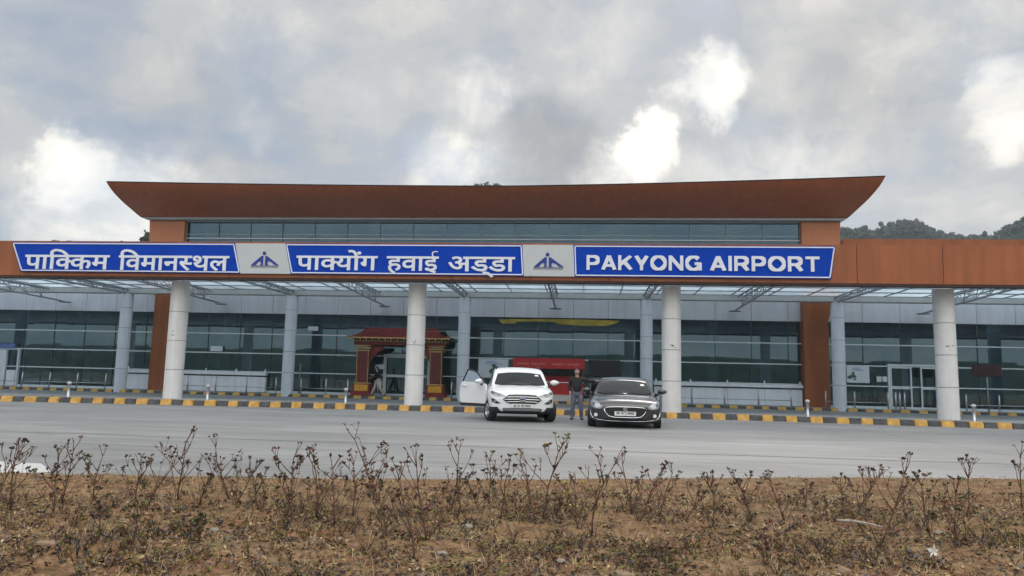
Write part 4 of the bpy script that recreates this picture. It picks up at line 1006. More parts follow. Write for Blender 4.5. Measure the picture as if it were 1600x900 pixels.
def caps(text, xa, xb, z0, h, w):
    """bold sans capitals from strokes: unit letters, one unit high"""
    def arc(cx, cz, rx_, rz_, a0, a1, n=14):
        return [(cx + rx_ * math.cos(R(a0 + (a1 - a0) * k / n)), cz + rz_ * math.sin(R(a0 + (a1 - a0) * k / n))) for k in range(n + 1)]
    q = w / 2
    bowl = lambda W_, zb: [(q, 1 - q), (W_ * .55, 1 - q)] + arc(W_ * .55, (1 - q + zb) / 2, W_ * .45 - q, (1 - q - zb) / 2, 90, -90, 10) + [(q, zb)]
    G = {'P': (.80, [[(q, 0), (q, 1)], bowl(.80, .42)]), 'R': (.86, [[(q, 0), (q, 1)], bowl(.82, .45), [(.46, .47), (.755, 0)]]),
         'A': (.90, [[(.09, 0), (.45, 1 - q * .2)], [(.45, 1 - q * .2), (.81, 0)], [(.20, .30), (.70, .30)]]), 'K': (.88, [[(q, 0), (q, 1)], [(q, .36), (.76, 1)], [(.36, .58), (.78, 0)]]),
         'Y': (.84, [[(.42, 0), (.42, .44)], [(.42, .40), (.09, 1)], [(.42, .40), (.75, 1)]]), 'O': (.98, [arc(.49, .5, .49 - q, .5 - q * .85, 0, 360, 28)]),
         'N': (.88, [[(q, 0), (q, 1)], [(.88 - q, 0), (.88 - q, 1)], [(q, 1 - q * .3), (.88 - q, q * .3)]]),
         'G': (.98, [arc(.49, .5, .49 - q, .5 - q * .85, 42, 345, 24), [(.56, .47), (.98 - q * .6, .47)], [(.98 - q, .53), (.98 - q, 0.02)]]), 'I': (.22, [[(.11, 0), (.11, 1)]]),
         'T': (.78, [[(.39, 0), (.39, 1 - q)], [(0, 1 - q), (.78, 1 - q)]]), ' ': (.36, [])}
    tot = sum(G[c][0] + .12 for c in text) - .12
    k = (xb - xa) / tot; x = xa; m = MB(); cnt = 0
    for c in text:
        wd_, strokes = G[c]
        for s_ in strokes:
            yf = FY - .134 - .0003 * (cnt % 7); cnt += 1
            pts = [Vector((x + a * k, z0 + b_ * h)) for a, b_ in s_]
            L, Rr = [], []
            closed = (pts[0] - pts[-1]).length < 1e-4
            for i, p in enumerate(pts):
                a = pts[i - 1] if i else (pts[-2] if closed else None)
                b_ = pts[i + 1] if i < len(pts) - 1 else (pts[1] if closed else None)
                d = ((p - a).normalized() if a is not None else Vector((0, 0))) + ((b_ - p).normalized() if b_ is not None else Vector((0, 0)))
                d.normalize(); nn = Vector((-d.y, d.x))
                ww = q * (h * abs(nn.y) + k * abs(nn.x)) * (1.0 if abs(nn.y) < .9 else .95)
                L.append(p + nn * ww); Rr.append(p - nn * ww)
            for i in range(len(pts) - 1):
                m.prism([(Rr[i].x, Rr[i].y), (Rr[i + 1].x, Rr[i + 1].y), (L[i + 1].x, L[i + 1].y), (L[i].x, L[i].y)], yf, FY - .104)
        x += (wd_ + .12) * k
    # flatten what sticks out over cap height or baseline
    m.v = [(vx, vy, min(max(vz, z0), z0 + h)) for vx, vy, vz in m.v]
    sg(m.build('lettering', M_SIGNW))
caps('PAKYONG', .01, 4.42, 5.615, .585, .19)
caps('AIRPORT', 4.74, 8.80, 5.615, .585, .19)
# emblem: a dot over a peaked pair of wings split by a pale runway, thin lettering under it
for cx, z0 in ((-13.10, 5.70), (-1.50, 5.72)):
    m = MB(); y0, y1 = FY - .118, FY - .101
    m.lathe([(.075, 0), (.075, .017)], (cx - .02, y0, z0 + .49), 16, axis='Y')
    m.prism([(cx - .05, z0 + .38), (cx - .13, z0 + .38), (cx - .56, z0 - .0), (cx - .36, z0 - .0), (cx - .26, z0 + .13), (cx - .16, z0 + .16), (cx - .13, z0 + .05), (cx - .18, z0), (cx - .05, z0)], y0, y1)
    m.prism([(cx + .10, z0 + .38), (cx + .03, z0 + .38), (cx + .03, z0), (cx + .18, z0), (cx + .13, z0 + .06), (cx + .17, z0 + .17), (cx + .30, z0 + .13), (cx + .43, z0 + .02), (cx + .62, z0)], y0, y1)
    m.prism([(cx - .56, z0 - .035), (cx + .60, z0 - .035), (cx + .60, z0 - .02), (cx - .56, z0 - .02)], y0, y1)
    sg(m.build('emblem', M_NAVY))
    t = text_mesh('caption', 'AIRPORTS AUTHORITY OF INDIA', .08, M_GREYTXT, None, ext=.003, width=1.16)
    t.location = (cx - .57, FY - .108, z0 - .115)
    bpy.context.view_layer.update()
    sg(t)

# ------------------------------------------------------------------ ornate gate in front of the entrance
M_GRED = mat('gate_red_paint', (0.20, 0.018, 0.012), 0.5, var=.25, vscale=3)
M_GDK = mat('gate_dark_paint', (0.06, 0.018, 0.010), 0.5, var=.3, vscale=4)
M_GGOLD = mat('gate_gold_paint', (0.46, 0.27, 0.09), 0.5, var=.25, vscale=6)
M_GYEL = mat('gate_yellow_paint', (0.62, 0.30, 0.02), 0.5, var=.2, vscale=4)
GX, GY = -10.85, 42.75
GT = empty('ornate_gate', (GX, GY, .13), label='red and gold carved ceremonial gate with tiled eaves before the entrance doors', cat='gate')
for s in (-1, 1):
    c = s * 2.19
    pl = MB()
    pl.box(c - .33, c + .33, -.28, .28, .78, 2.82)
    p = pl.build('pillar', M_GDK, GT)
    m = MB()
    m.box(c - .62 if s < 0 else c - .55, c + .55 if s < 0 else c + .62, -.42, .42, 0, .30, bev=.02)
    m.box(c - .52, c + .52, -.36, .36, .30, .70, bev=.02)
    m.build('plinth', M_GRED, p)
    m = MB().box(c - .40, c + .40, -.40, -.362, .28, .66)
    m.build('plinth_panel', M_GYEL, p)
    m = MB()
    m.box(c - .44, c + .44, -.33, .33, .71, .78)
    for zz in (2.62, 2.76, 2.90):
        m.box(c - .40 - .05 * (zz > 2.7), c + .40 + .05 * (zz > 2.7), -.34, .34, zz, zz + .075)
    for dx in (-.345, .335):
        m.box(c + dx - .02, c + dx + .02, -.30, -.281, .80, 2.6)
    m.build('gold_trim', M_GGOLD, p)
    m = MB()
    for dx in (-.23, -.08, .08, .23):
        m.box(c + dx - .035, c + dx + .035, -.30, -.281, .82, 2.6)
    m.build('red_stripe', M_GRED, p)
    m = MB().prism([(c - s * .34, 2.62), (c - s * .34, 1.95), (c - s * .62, 2.35), (c - s * 1.15, 2.80), (c - s * 1.15, 2.92), (c - s * .34, 2.92)], -.10, .10)
    m.build('bracket', M_GRED, p)
m = MB().box(-2.75, 2.75, -.30, .30, 3.0, 3.16)
m.build('beam', M_GRED, GT)
m = MB()
for k in range(30):
    x = -2.72 + 5.44 * k / 29
    m.box(x - .055, x + .055, -.48, .48, 3.17, 3.27)
    if k % 2 == 0:
        m.box(x - .055, x + .055, -.56, .56, 3.29, 3.38)
m.build('dentil', M_GGOLD, GT)
m = MB().box(-2.72, 2.72, -.44, .44, 3.165, 3.385)
m.build('frieze', M_GDK, GT)
m = MB()
ev, ef = [], []
prof = [(0, 3.40, 3.12, .72), (.18, 3.45, 2.88, .60), (.45, 3.54, 2.62, .45), (.75, 3.70, 2.36, .28), (1.0, 3.94, 2.16, .06)]
for u, z, hx, hy in prof:
    ev += [(-hx, -hy, z + .06 * (u == 0)), (0, -hy, z - .0), (hx, -hy, z + .06 * (u == 0)), (hx, hy, z + .06 * (u == 0)), (0, hy, z), (-hx, hy, z + .06 * (u == 0))]
for j in range(len(prof) - 1):
    for i in range(6):
        ef.append((j * 6 + i, j * 6 + (i + 1) % 6, (j + 1) * 6 + (i + 1) % 6, (j + 1) * 6 + i))
ef.append(tuple(range(5, -1, -1))); ef.append(tuple(range(24, 30)))
m.add(ev, ef)
rfm = m.build('gate_roof', M_GRED, GT)
m = MB()
for k in range(38):
    f = -1 + 2 * k / 37
    m.tube([(f * 3.06, -.72, 3.44 + .05 * abs(f) ** 3), (f * 2.85, -.605, 3.475), (f * 2.60, -.455, 3.565), (f * 2.34, -.285, 3.725), (f * 2.14, -.065, 3.955)], .022, 5)
m.tube([(-2.2, 0, 3.97), (2.2, 0, 3.97)], .055, 8)
m.build('roof_rib', M_GRED, rfm)
m = MB().box(-3.05, 3.05, -.735, -.705, 3.355, 3.43)
m.build('eave_board', M_GGOLD, GT)

# ------------------------------------------------------------------ red kiosk behind the cars
M_KRED = mat('kiosk_red', (0.42, 0.012, 0.012), 0.45, var=.12, vscale=2)
M_KRED2 = mat('kiosk_dark_red', (0.25, 0.010, 0.012), 0.5, var=.2, vscale=3)
M_CREAM = mat('kiosk_cream', (0.52, 0.46, 0.40), 0.6, var=.1, vscale=3)
KX = -2.1
KT = empty('kiosk', (KX, 43.05, .13), label='red sales kiosk with lettered red banner behind the white car and standing man', cat='kiosk')
m = MB().box(-2.08, 2.08, -.36, -.28, 1.82, 2.42, bev=.012)
bn = m.build('banner', M_KRED, KT)
mat('banner_print', (.62, .20, .16), .6)
rnd = random.Random(6)
for xa, xb in ((-1.80, -1.12), (-1.02, -.18), (.20, .92), (1.02, 1.80)):       # the print is too worn to read: rows of small strokes
    m = MB(); x = xa
    m.box(xa, xb, -.364, -.3605, 2.13, 2.143)
    while x < xb - .05:
        w = rnd.uniform(.035, .075); h = rnd.uniform(.08, .13)
        m.box(x, x + .018, -.3645, -.361, 2.128 - h, 2.128)
        m.box(x + .019, x + w, -.3642, -.3608, 2.128 - h * rnd.uniform(.4, 1), 2.128 - h * .3)
        x += w + .016
    m.build('banner_lettering', MATS['banner_print'], bn)
m = MB()
for x in (-2.0, 2.0):
    m.box(x - .04, x + .04, -.28, -.20, 0, 2.4); m.box(x - .04, x + .04, .40, .48, 0, 2.4)
m.build('post', M_KRED2, KT)
m = MB().add([(-2.0, -.34, 1.12), (2.0, -.34, 1.12), (2.0, .35, 1.42), (-2.0, .35, 1.42), (-2.0, -.34, 1.06), (2.0, -.34, 1.06), (2.0, .35, 1.36), (-2.0, .35, 1.36)],
             [(0, 1, 2, 3), (7, 6, 5, 4), (0, 4, 5, 1), (1, 5, 6, 2), (2, 6, 7, 3), (3, 7, 4, 0)])
m.build('counter_top', M_KRED2, KT)
m = MB().box(-2.02, 2.02, -.37, -.345, 1.03, 1.075)
m.build('counter_edge', M_SIGNW, KT)
m = MB().box(-2.0, 2.0, -.33, .30, .36, 1.05)
m.build('counter_front', M_KRED, KT)
m = MB().box(-1.97, 1.97, -.31, .28, 0, .36)
m.build('counter_base', M_CREAM, KT)
m = MB().box(-2.0, 2.0, .42, .46, .1, 1.8)
m.build('back_panel', M_DARK, KT)

# ------------------------------------------------------------------ posters, papers and small signs on the glass
M_PAPER = mat('poster_paper', (0.60, 0.63, 0.66), 0.5, var=.05, vscale=2)
M_PGREEN = mat('poster_green', (0.05, 0.12, 0.09), 0.6, var=.3, vscale=6)
M_PBLUE = mat('poster_blue_print', (0.12, 0.22, 0.45), 0.6)
def poster(x0, x1, z0, z1, label, pic=None, y=43.86, cat='poster', frame=True):
    t = empty('poster' if cat == 'poster' else 'notice', ((x0 + x1) / 2, y, z0), label=label, cat=cat)
    w, h = (x1 - x0) / 2, z1 - z0
    MB().box(-w, w, -.02, 0, 0, h).build('sheet', M_PAPER, t)
    if pic:
        m = MB(); rnd = random.Random(int(x0 * 31))
        for k in range(9):
            cx, cz = pic[0] * w + rnd.gauss(0, .16) * w, pic[1] * h + rnd.gauss(0, .10) * h; r_ = rnd.uniform(.05, .16) * h
            m.add([(cx + r_ * math.cos(q * PI / 4) * rnd.uniform(.7, 1.3), -.0215 - .0004 * k, cz + r_ * math.sin(q * PI / 4) * rnd.uniform(.6, 1.1)) for q in range(8)], [tuple(range(8))])
        m.build('picture', M_PGREEN, t)
        m = MB()
        for k in range(3):
            m.box(-.5 * w, (.1 + .25 * k) * w, -.022, -.0203, h * (.86 - .07 * k), h * (.89 - .07 * k))
        m.build('print_line', M_PBLUE, t)
    return t
poster(-6.35, -4.55, 1.36, 2.46, 'large pale framed poster with green picture on the glass behind the white car door', (0.0, .45))
poster(14.82, 16.05, 1.56, 2.50, 'pale poster with small green picture on the glass left of the right-hand door', (-.6, .4))
poster(16.44, 16.70, 1.64, 1.94, 'left of two small white papers taped beside the right-hand door', cat='notice')
poster(16.76, 17.02, 1.64, 1.94, 'right of two small white papers taped beside the right-hand door', cat='notice')
poster(-23.2, -22.42, 2.60, 2.92, 'white notice on the glass above the left ticket counter', cat='notice')
poster(-17.0, -16.36, 3.98, 4.24, 'small pale sign high on the glass left of the ornate gate', cat='notice')
poster(-12.6, -12.0, 1.72, 2.0, 'small white box sign beside the entrance door inside the ornate gate', cat='notice', y=43.6)
t = empty('display_board', (1.12, 43.5, .13), label='black display panel against the glass above the roof of the grey hatchback', cat='screen')
MB().box(-.92, .92, -.05, .05, 1.42, 2.40, bev=.02).build('panel', mat('black_screen', (.008, .008, .010), .25), t)
MB().box(-.86, .86, -.06, .06, 1.22, 1.36, bev=.01).build('ledge', M_GREYSTEEL, t)
for x in (-.8, .8):
    MB().box(x - .04, x + .04, -.03, .03, 0, 1.22).build('leg', M_GREYSTEEL, t)
t = empty('sign_board', (20.65, 40.5, 0), label='dark maroon board on a thin post near the right edge, in front of the glass', cat='sign')
MB().tube([(0, 0, 0), (0, 0, 2.0)], .035, 10).build('post', M_GREYSTEEL, t)
MB().box(-.72, .72, -.04, .04, 2.0, 2.62, bev=.012).build('board', mat('maroon_board', (.035, .008, .010), .5), t)
MB().lathe([(.22, 0), (.22, .03), (.05, .05)], (0, 0, 0), 16).build('base', M_GREYSTEEL, t)

# ------------------------------------------------------------------ railings and bollards
def railing(xs, label, rail=True, tilt=0.0):
    t = empty('railing', (xs[0], 42.1, .13), label=label, cat='railing', group='steel railings along the glass front')
    for x in xs:
        m = MB().tube([(x - xs[0], 0, 0), (x - xs[0] + tilt, 0, .90)], .045, 10)
        m.lathe([(.05, 0), (.05, .02), (.0, .05)], (x - xs[0] + tilt, 0, .90), 10)
        m.lathe([(.085, 0), (.085, .015)], (x - xs[0], 0, 0), 12)
        m.build('post', M_STEEL, t)
    if rail:
        m = MB().tube([(0, 0, .36), (xs[-1] - xs[0], 0, .36)], .022, 8)
        m.build('rail', M_STEEL, t)
railing([-36.0, -34.2, -32.39, -30.6, -28.78], 'low steel railing along the glass at the far left', tilt=.05)
railing([-25.0, -23.54, -21.79, -19.88, -18.08], 'low steel railing before the left white ticket counter')
railing([-16.56, -15.05, -13.75], 'low steel railing just left of the ornate gate')
railing([-12.12, -11.95, -11.78], 'three close steel posts inside the left pillar of the gate', rail=False)
railing([-9.75, -9.55, -9.35], 'three close steel posts inside the right pillar of the gate', rail=False)
railing([-7.62, -5.9, -4.5], 'low steel railing right of the gate behind the open car door')
railing([4.2, 5.92, 7.69, 9.52, 11.26], 'low steel railing before the right white ticket counter')
railing([13.09, 14.60, 16.34], 'low steel railing between the brown pilaster and the right-hand door')
railing([16.74, 16.95, 17.20], 'three close steel posts in front of the right-hand door', rail=False)
railing([20.35, 22.02, 23.8, 25.6], 'low steel railing at the far right beyond the door')
t = empty('pole', (-16.77, 42.35, .13), label='thin tall grey pole beside the rear column left of the gate', cat='pole')
MB().tube([(0, 0, 0), (0, 0, 1.8)], .04, 10).lathe([(.05, 0), (.0, .04)], (0, 0, 1.8), 10).build('shaft', M_GREYSTEEL, t)
MB().lathe([(.10, 0), (.10, .015)], (0, 0, 0), 12).build('foot_plate', M_GREYSTEEL, t)
bol = [(-20.35, 'short steel bollard with white cap at the far left of the front kerb'), (-14.95, 'short steel bollard right beside the leftmost front column'), (-9.45, 'short steel bollard in front of the ornate gate'), (8.22, 'short steel bollard in front of the right brown pilaster'), (13.75, 'short steel bollard in front of the maroon board at far right')]
for x, lb in bol:
    t = empty('bollard', (x, kerb_y(x) + .55, .175), label=lb, cat='bollard', group='short bollards on the front kerb island')
    MB().lathe([(.09, 0), (.09, .02), (.058, .025), (.055, .50), (.062, .51), (.062, .53)], (0, 0, 0), 16).build('post', M_STEEL, t)
    MB().lathe([(.075, .53), (.085, .57), (.06, .625), (.0, .64)], (0, 0, 0), 16).build('cap', M_PALESTEEL, t)

# ------------------------------------------------------------------ cars
M_TYRE = mat('tyre_rubber', (0.018, 0.018, 0.019), 0.85, var=.3, vscale=9)
M_RIM = mat('alloy_rim', (0.42, 0.43, 0.44), 0.3, metal=.8)
M_CHROME = mat('chrome', (0.68, 0.69, 0.70), 0.14, metal=1.0)
M_BLKPL = mat('black_plastic', (0.016, 0.016, 0.017), 0.5, var=.2, vscale=6)
M_GRILLE = mat('grille_mesh', (0.008, 0.008, 0.009), 0.4)
M_LAMP = mat('lamp_lens', (0.20, 0.215, 0.23), 0.25, metal=.1, coat=.6, var=.45, vscale=14)
M_PALELENS = mat('pale_lens', (0.36, 0.38, 0.40), 0.3, coat=.5)
M_LAMPD = mat('lamp_housing', (0.035, 0.037, 0.04), 0.25, coat=.6)
M_PLATE = mat('number_plate', (0.70, 0.70, 0.68), 0.5)
M_PLTXT = mat('plate_letters', (0.02, 0.02, 0.02), 0.6)
M_CARW = mat('white_car_paint', (0.68, 0.685, 0.68), 0.28, coat=.6, var=.03, vscale=1.5)
M_CARG = mat('dark_grey_car_paint', (0.032, 0.029, 0.030), 0.30, metal=.3, coat=.8, var=.10, vscale=1.5)
M_CARGLASS = mat('car_glass', (0.010, 0.013, 0.014), 0.05, spec=0.28)
M_BADGE = mat('badge_blue', (0.02, 0.04, 0.16), 0.3, coat=.6)

def eval_mesh(o):
    dg = bpy.context.evaluated_depsgraph_get()
    me = bpy.data.meshes.new_from_object(o.evaluated_get(dg))
    return me

def loft_body(name, secs, mats, parent, levels=2, wells=None, low=None):
    """secs: (y, [(x, z) half profile from the bottom centre to the top centre]); mirrored, subdivided, wheel wells cut"""
    vs, fs = [], []
    n = len(secs[0][1]); ring = 2 * n - 2
    for y, pr in secs:
        vs += [(x, y, z) for x, z in pr]
        vs += [(-x, y, z) for x, z in reversed(pr[1:-1])]
    for j in range(len(secs) - 1):
        for i in range(ring):
            i2 = (i + 1) % ring
            fs.append((j * ring + i, j * ring + i2, (j + 1) * ring + i2, (j + 1) * ring + i))
    # end caps as quads strips between the mirrored halves
    for j in (0, len(secs) - 1):
        o_ = j * ring
        idx = lambda i: o_ + (i if i < n else i)
        for i in range(0, n - 1):
            a, b_ = o_ + i, o_ + i + 1
            ma = o_ + (ring - i) % ring
            mb = o_ + (ring - i - 1) % ring
            q = [a, b_, mb, ma]
            q2 = []
            for v in q:
                if v not in q2: q2.append(v)
            if len(q2) >= 3:
                fs.append(tuple(q2))
    me = bpy.data.meshes.new(name)
    me.from_pydata(vs, [], fs)
    b = bmesh.new(); b.from_mesh(me); bmesh.ops.recalc_face_normals(b, faces=b.faces[:]); b.to_mesh(me); b.free()
    o = bpy.data.objects.new(name, me); COL.objects.link(o)
    for m in mats: me.materials.append(m)
    md = o.modifiers.new('sub', 'SUBSURF'); md.levels = levels; md.render_levels = levels
    cut = None
    if wells:
        cm = MB()
        for y, z, r, x0 in wells:
            for s in (-1, 1):
                cm.lathe([(r, s * x0), (r, s * 1.6)], (0, y, z), 32, axis='X', mi=1)
        cut = cm.build('cut', mats)
        bo = o.modifiers.new('well', 'BOOLEAN'); bo.operation = 'DIFFERENCE'; bo.object = cut; bo.solver = 'EXACT'
    me2 = eval_mesh(o)
    o.modifiers.clear(); o.data = me2
    if cut: bpy.data.objects.remove(cut)
    if low is not None:
        for p in me2.polygons:
            if p.center.z < low(p.center) and len(mats) > 1:
                p.material_index = 1
    for p in me2.polygons: p.use_smooth = True
    try:
        me2.set_sharp_from_angle(angle=R(40))
    except Exception:
        pass
    o.parent = parent
    return o

def bvh_of(objs):
    vs, fs = [], []
    for o in objs:
        n = len(vs)
        vs += [v.co.copy() for v in o.data.vertices]
        fs += [[n + i for i in p.vertices] for p in o.data.polygons]
    return BVHTree.FromPolygons(vs, fs)

def patch(name, tree, poly, m, parent, off=.006, axis='y', cuts=4, side=1, thick=0.0, label=None):
    """a shaped panel laid onto the car's surface: outline (a, z) cast along y (front/back) or x (sides)"""
    b = bmesh.new()
    bv_ = [b.verts.new((p[0], 0, p[1])) for p in poly]
    b.faces.new(bv_)
    bmesh.ops.triangulate(b, faces=b.faces[:])
    bmesh.ops.subdivide_edges(b, edges=b.edges[:], cuts=cuts, use_grid_fill=True)
    for v in b.verts:
        a, z = v.co.x, v.co.z
        if axis == 'y':
            h = tree.ray_cast(Vector((a, -3 * side, z)), Vector((0, side, 0)))
            y = h[0].y if h[0] else None
            v.co = Vector((a, (y if y is not None else 0) - off * side, z)) if y is not None else Vector((a, 9e9, z))
        else:
            h = tree.ray_cast(Vector((3 * side, a, z)), Vector((-side, 0, 0)))
            v.co = Vector((h[0].x + off * side, a, z)) if h[0] else Vector((9e9, a, z))
    bad = [v for v in b.verts if abs(v.co.x) > 1e8 or abs(v.co.y) > 1e8]
    bmesh.ops.delete(b, geom=bad, context='VERTS')
    bmesh.ops.recalc_face_normals(b, faces=b.faces[:])
    if b.faces:
        b.faces.ensure_lookup_table()
        f = max(b.faces, key=lambda f: f.calc_area())
        d = f.normal.y * side if axis == 'y' else -f.normal.x * side
        if d > 0: bmesh.ops.reverse_faces(b, faces=b.faces[:])
    if thick > 0:
        r_ = bmesh.ops.extrude_face_region(b, geom=b.faces[:])
        for v in [e for e in r_['geom'] if isinstance(e, bmesh.types.BMVert)]:
            if axis == 'y': v.co.y -= thick * side
            else: v.co.x += thick * side
        bmesh.ops.recalc_face_normals(b, faces=b.faces[:])
    me = bpy.data.meshes.new(name); b.to_mesh(me); b.free()
    me.materials.append(m)
    for p in me.polygons: p.use_smooth = True
    me.set_sharp_from_angle(angle=R(35))
    o = bpy.data.objects.new(name, me); COL.objects.link(o); o.parent = parent
    if label: o['label'] = label
    return o

def on_front(tree, x, z, off=.0):
    h = tree.ray_cast(Vector((x, -3, z)), Vector((0, 1, 0)))
    return h[0].y - off if h[0] else 0

def ribbon(name, tree, pts, w, m, parent, off=.004, thick=.014):
    """a raised trim strip following the nose"""
    b = MB(); P_ = [Vector((x, on_front(tree, x, z) - off, z)) for x, z in pts]
    b.tube(P_, w, 8)
    return b.build(name, m, parent)

def wheel(parent, x, y, r, w, steer=0.0, spokes=5):
    s = 1 if x > 0 else -1
    t = MB()
    t.lathe([(r * .66, -w / 2), (r * .93, -w / 2), (r, -w * .36), (r, w * .36), (r * .93, w / 2), (r * .66, w / 2), (r * .62, 0), (r * .66, -w / 2)], (0, 0, 0), 36, axis='X', cap=False)
    o = empty('wheel', (x, y, r), R(steer), parent=parent)
    t.build('tyre', M_TYRE, o)
    q = MB()
    q.lathe([(r * .66, s * w * .48), (r * .62, s * w * .40), (r * .56, s * w * .10), (.02, s * w * .08)], (0, 0, 0), 32, axis='X', cap=False)
    for k in range(spokes * 2):
        a = 2 * PI * (k // 2) / spokes + (.14 if k % 2 else -.14)
        p0 = Vector((s * w * .40, math.cos(a) * r * .14, math.sin(a) * r * .14)); p1 = Vector((s * w * .38, math.cos(a * 1.0) * r * .62, math.sin(a) * r * .62))
        q.tube([p0, p1], [r * .085, r * .065], 6)
    q.lathe([(.0, s * w * .46), (r * .15, s * w * .44), (r * .17, s * w * .30)], (0, 0, 0), 16, axis='X', cap=False)
    q.build('rim', M_RIM, o)
    return o

def sec(w, zb, zs, zc, cw=.62):
    h = zs - zb
    return [(0, zb), (.72 * w, zb), (.95 * w, zb + .05), (w, zb + .30 * h), (w * 1.0, zb + .62 * h), (.985 * w, zs - .10 * h), (.90 * w, zs), (cw * w, zc - .3 * (zc - zs)), (.25 * w, zc), (0, zc + .004)]
def gsec(wb, wt, z0, z1):
    return [(0, z0), (wb * .8, z0), (wb, z0), (wb * .985, z0 + .12 * (z1 - z0)), (wb + (wt - wb) * .55, z0 + .55 * (z1 - z0)), (wt * 1.02, z1 - .10 * (z1 - z0)), (wt * .93, z1 - .02), (wt * .62, z1), (wt * .3, z1 + .012), (0, z1 + .015)]

# --- white compact SUV with its driver's door open
SUV = empty('parked_car', (-1.90, 22.72, 0), R(9.5), label='white compact sport utility car facing the viewer with one front door open', cat='car')
body = loft_body('body', [(0.02, sec(.70, .36, .70, .76)), (.07, sec(.86, .30, .79, .85)), (.20, sec(.97, .25, .89, .95)), (.48, sec(1.03, .23, .98, 1.05)), (.90, sec(1.045, .23, 1.05, 1.12)), (1.25, sec(1.045, .24, 1.09, 1.14)), (1.9, sec(1.04, .25, 1.11, 1.13)), (2.8, sec(1.04, .25, 1.13, 1.14)), (3.5, sec(1.03, .25, 1.14, 1.15)), (3.85, sec(.99, .30, 1.14, 1.15)), (4.0, sec(.90, .42, 1.08, 1.10))],
                 [M_CARW, M_BLKPL], SUV, wells=[(.80, .33, .41, .72), (3.28, .33, .41, .72)], low=lambda c: (.47 if abs(c.x) > .70 else .34) if c.y < .55 else (.42 if abs(c.x) > .8 else .36))
gh = loft_body('roof', [(1.06, gsec(.94, .90, 1.02, 1.08)), (1.16, gsec(.945, .89, 1.03, 1.17)), (1.46, gsec(.95, .84, 1.04, 1.40)), (1.74, gsec(.95, .80, 1.04, 1.60)), (1.96, gsec(.95, .78, 1.04, 1.675)), (2.2, gsec(.95, .77, 1.04, 1.695)), (2.7, gsec(.95, .77, 1.05, 1.71)), (3.40, gsec(.94, .75, 1.06, 1.69)), (3.72, gsec(.91, .72, 1.06, 1.56)), (3.94, gsec(.88, .74, 1.06, 1.16))],
               [M_CARW, M_BLKPL], SUV)
tr = bvh_of([body, gh])
patch('windscreen', tr, [(-.82, 1.165), (-.40, 1.125), (0, 1.115), (.40, 1.125), (.82, 1.165), (.70, 1.49), (.35, 1.53), (0, 1.54), (-.35, 1.53), (-.70, 1.49)], M_CARGLASS, SUV, .006, cuts=6)
m = MB().tube([(-.80, on_front(tr, -.80, 1.15) - .012, 1.15), (-.4, on_front(tr, -.4, 1.125) - .02, 1.125), (0, on_front(tr, 0, 1.115) - .02, 1.115), (.4, on_front(tr, .4, 1.125) - .02, 1.125), (.80, on_front(tr, .80, 1.15) - .012, 1.15)], .022, 8)
m.build('cowl', M_BLKPL, SUV)
for xa, xb in ((-.55, .02), (.12, .62)):
    m = MB().tube([(xa, on_front(tr, xa, 1.15) - .03, 1.145), ((xa + xb) / 2, on_front(tr, (xa + xb) / 2, 1.18) - .025, 1.175), (xb, on_front(tr, xb, 1.15) - .03, 1.15)], .010, 6)
    m.build('wiper', M_BLKPL, SUV)
patch('sticker', tr, [(.52, 1.42), (.64, 1.42), (.62, 1.465), (.51, 1.465)], M_PLATE, SUV, .009, cuts=1)
gr = patch('grille', tr, [(-.60, .69), (-.56, .73), (-.43, .835), (-.2, .85), (.2, .85), (.43, .835), (.56, .73), (.60, .69), (.52, .63), (.40, .565), (.2, .555), (-.2, .555), (-.40, .565), (-.52, .63)], M_GRILLE, SUV, .008, cuts=4)
for z, hw in ((.775, .50), (.70, .57), (.63, .50)):
    ribbon('grille_bar', tr, [(-hw + 2 * hw * k / 12, z - .012 * abs(-1 + k / 6) ** 2) for k in range(13)], 0.015 if z == .70 else .012, M_CHROME, gr, .02)
m = MB().lathe([(.0, -.012), (.085, -.010), (.092, 0)], (0, on_front(tr, 0, .705) - .035, .705), 24, axis='Y')
for i in range(len(m.v)):
    x, y, z = m.v[i]; m.v[i] = (x, y, .705 + (z - .705) * .45)
bd = m.build('badge', M_BADGE, gr)
m = MB(); yb = on_front(tr, 0, .705) - .046
m.tube([(.095 * math.cos(2 * PI * k / 24), yb, .705 + .044 * math.sin(2 * PI * k / 24)) for k in range(25)], .006, 6, cap=False)
m.build('badge_ring', M_CHROME, bd)
for s in (-1, 1):
    pl = [(.50, .80), (.62, .845), (.80, .90), (.945, .945), (.965, .90), (.93, .83), (.83, .775), (.66, .765), (.55, .775)]
    pl = [(s * x, z) for x, z in pl]
    hl = patch('headlight', tr, pl, M_LAMPD, SUV, .008, cuts=4)
    for (cx, cz, w_, h_) in ((.64, .815, .075, .030), (.80, .845, .085, .040)):
        patch('lens', tr, [(s * (cx + w_ * math.cos(q * PI / 5)), cz + h_ * math.sin(q * PI / 5) + .25 * (cx - .7) * 0) for q in range(10)], M_LAMP, hl, .013, cuts=1)
    ribbon('lamp_strip', tr, [(s * .54, .785), (s * .66, .778), (s * .82, .79), (s * .92, .838)], .011, M_PLATE, hl, .008)
    fg = patch('fog_lamp', tr, [(s * x, z) for x, z in [(.66, .575), (.80, .555), (.93, .61), (.95, .72), (.87, .71), (.76, .63)]], M_BLKPL, SUV, .008, cuts=3)
    patch('lens', tr, [(s * (.845 + .045 * math.cos(q * PI / 5)), .632 + .040 * math.sin(q * PI / 5)) for q in range(10)], M_LAMP, fg, .013, cuts=1)
    m = MB().lathe([(.0, 0), (.05, .005), (.05, .03)], (0, 0, 0), 12)
lw = patch('lower_grille', tr, [(-.62, .41), (-.54, .435), (0, .44), (.54, .435), (.62, .41), (.52, .27), (0, .25), (-.52, .27)], M_GRILLE, SUV, .010, cuts=4)
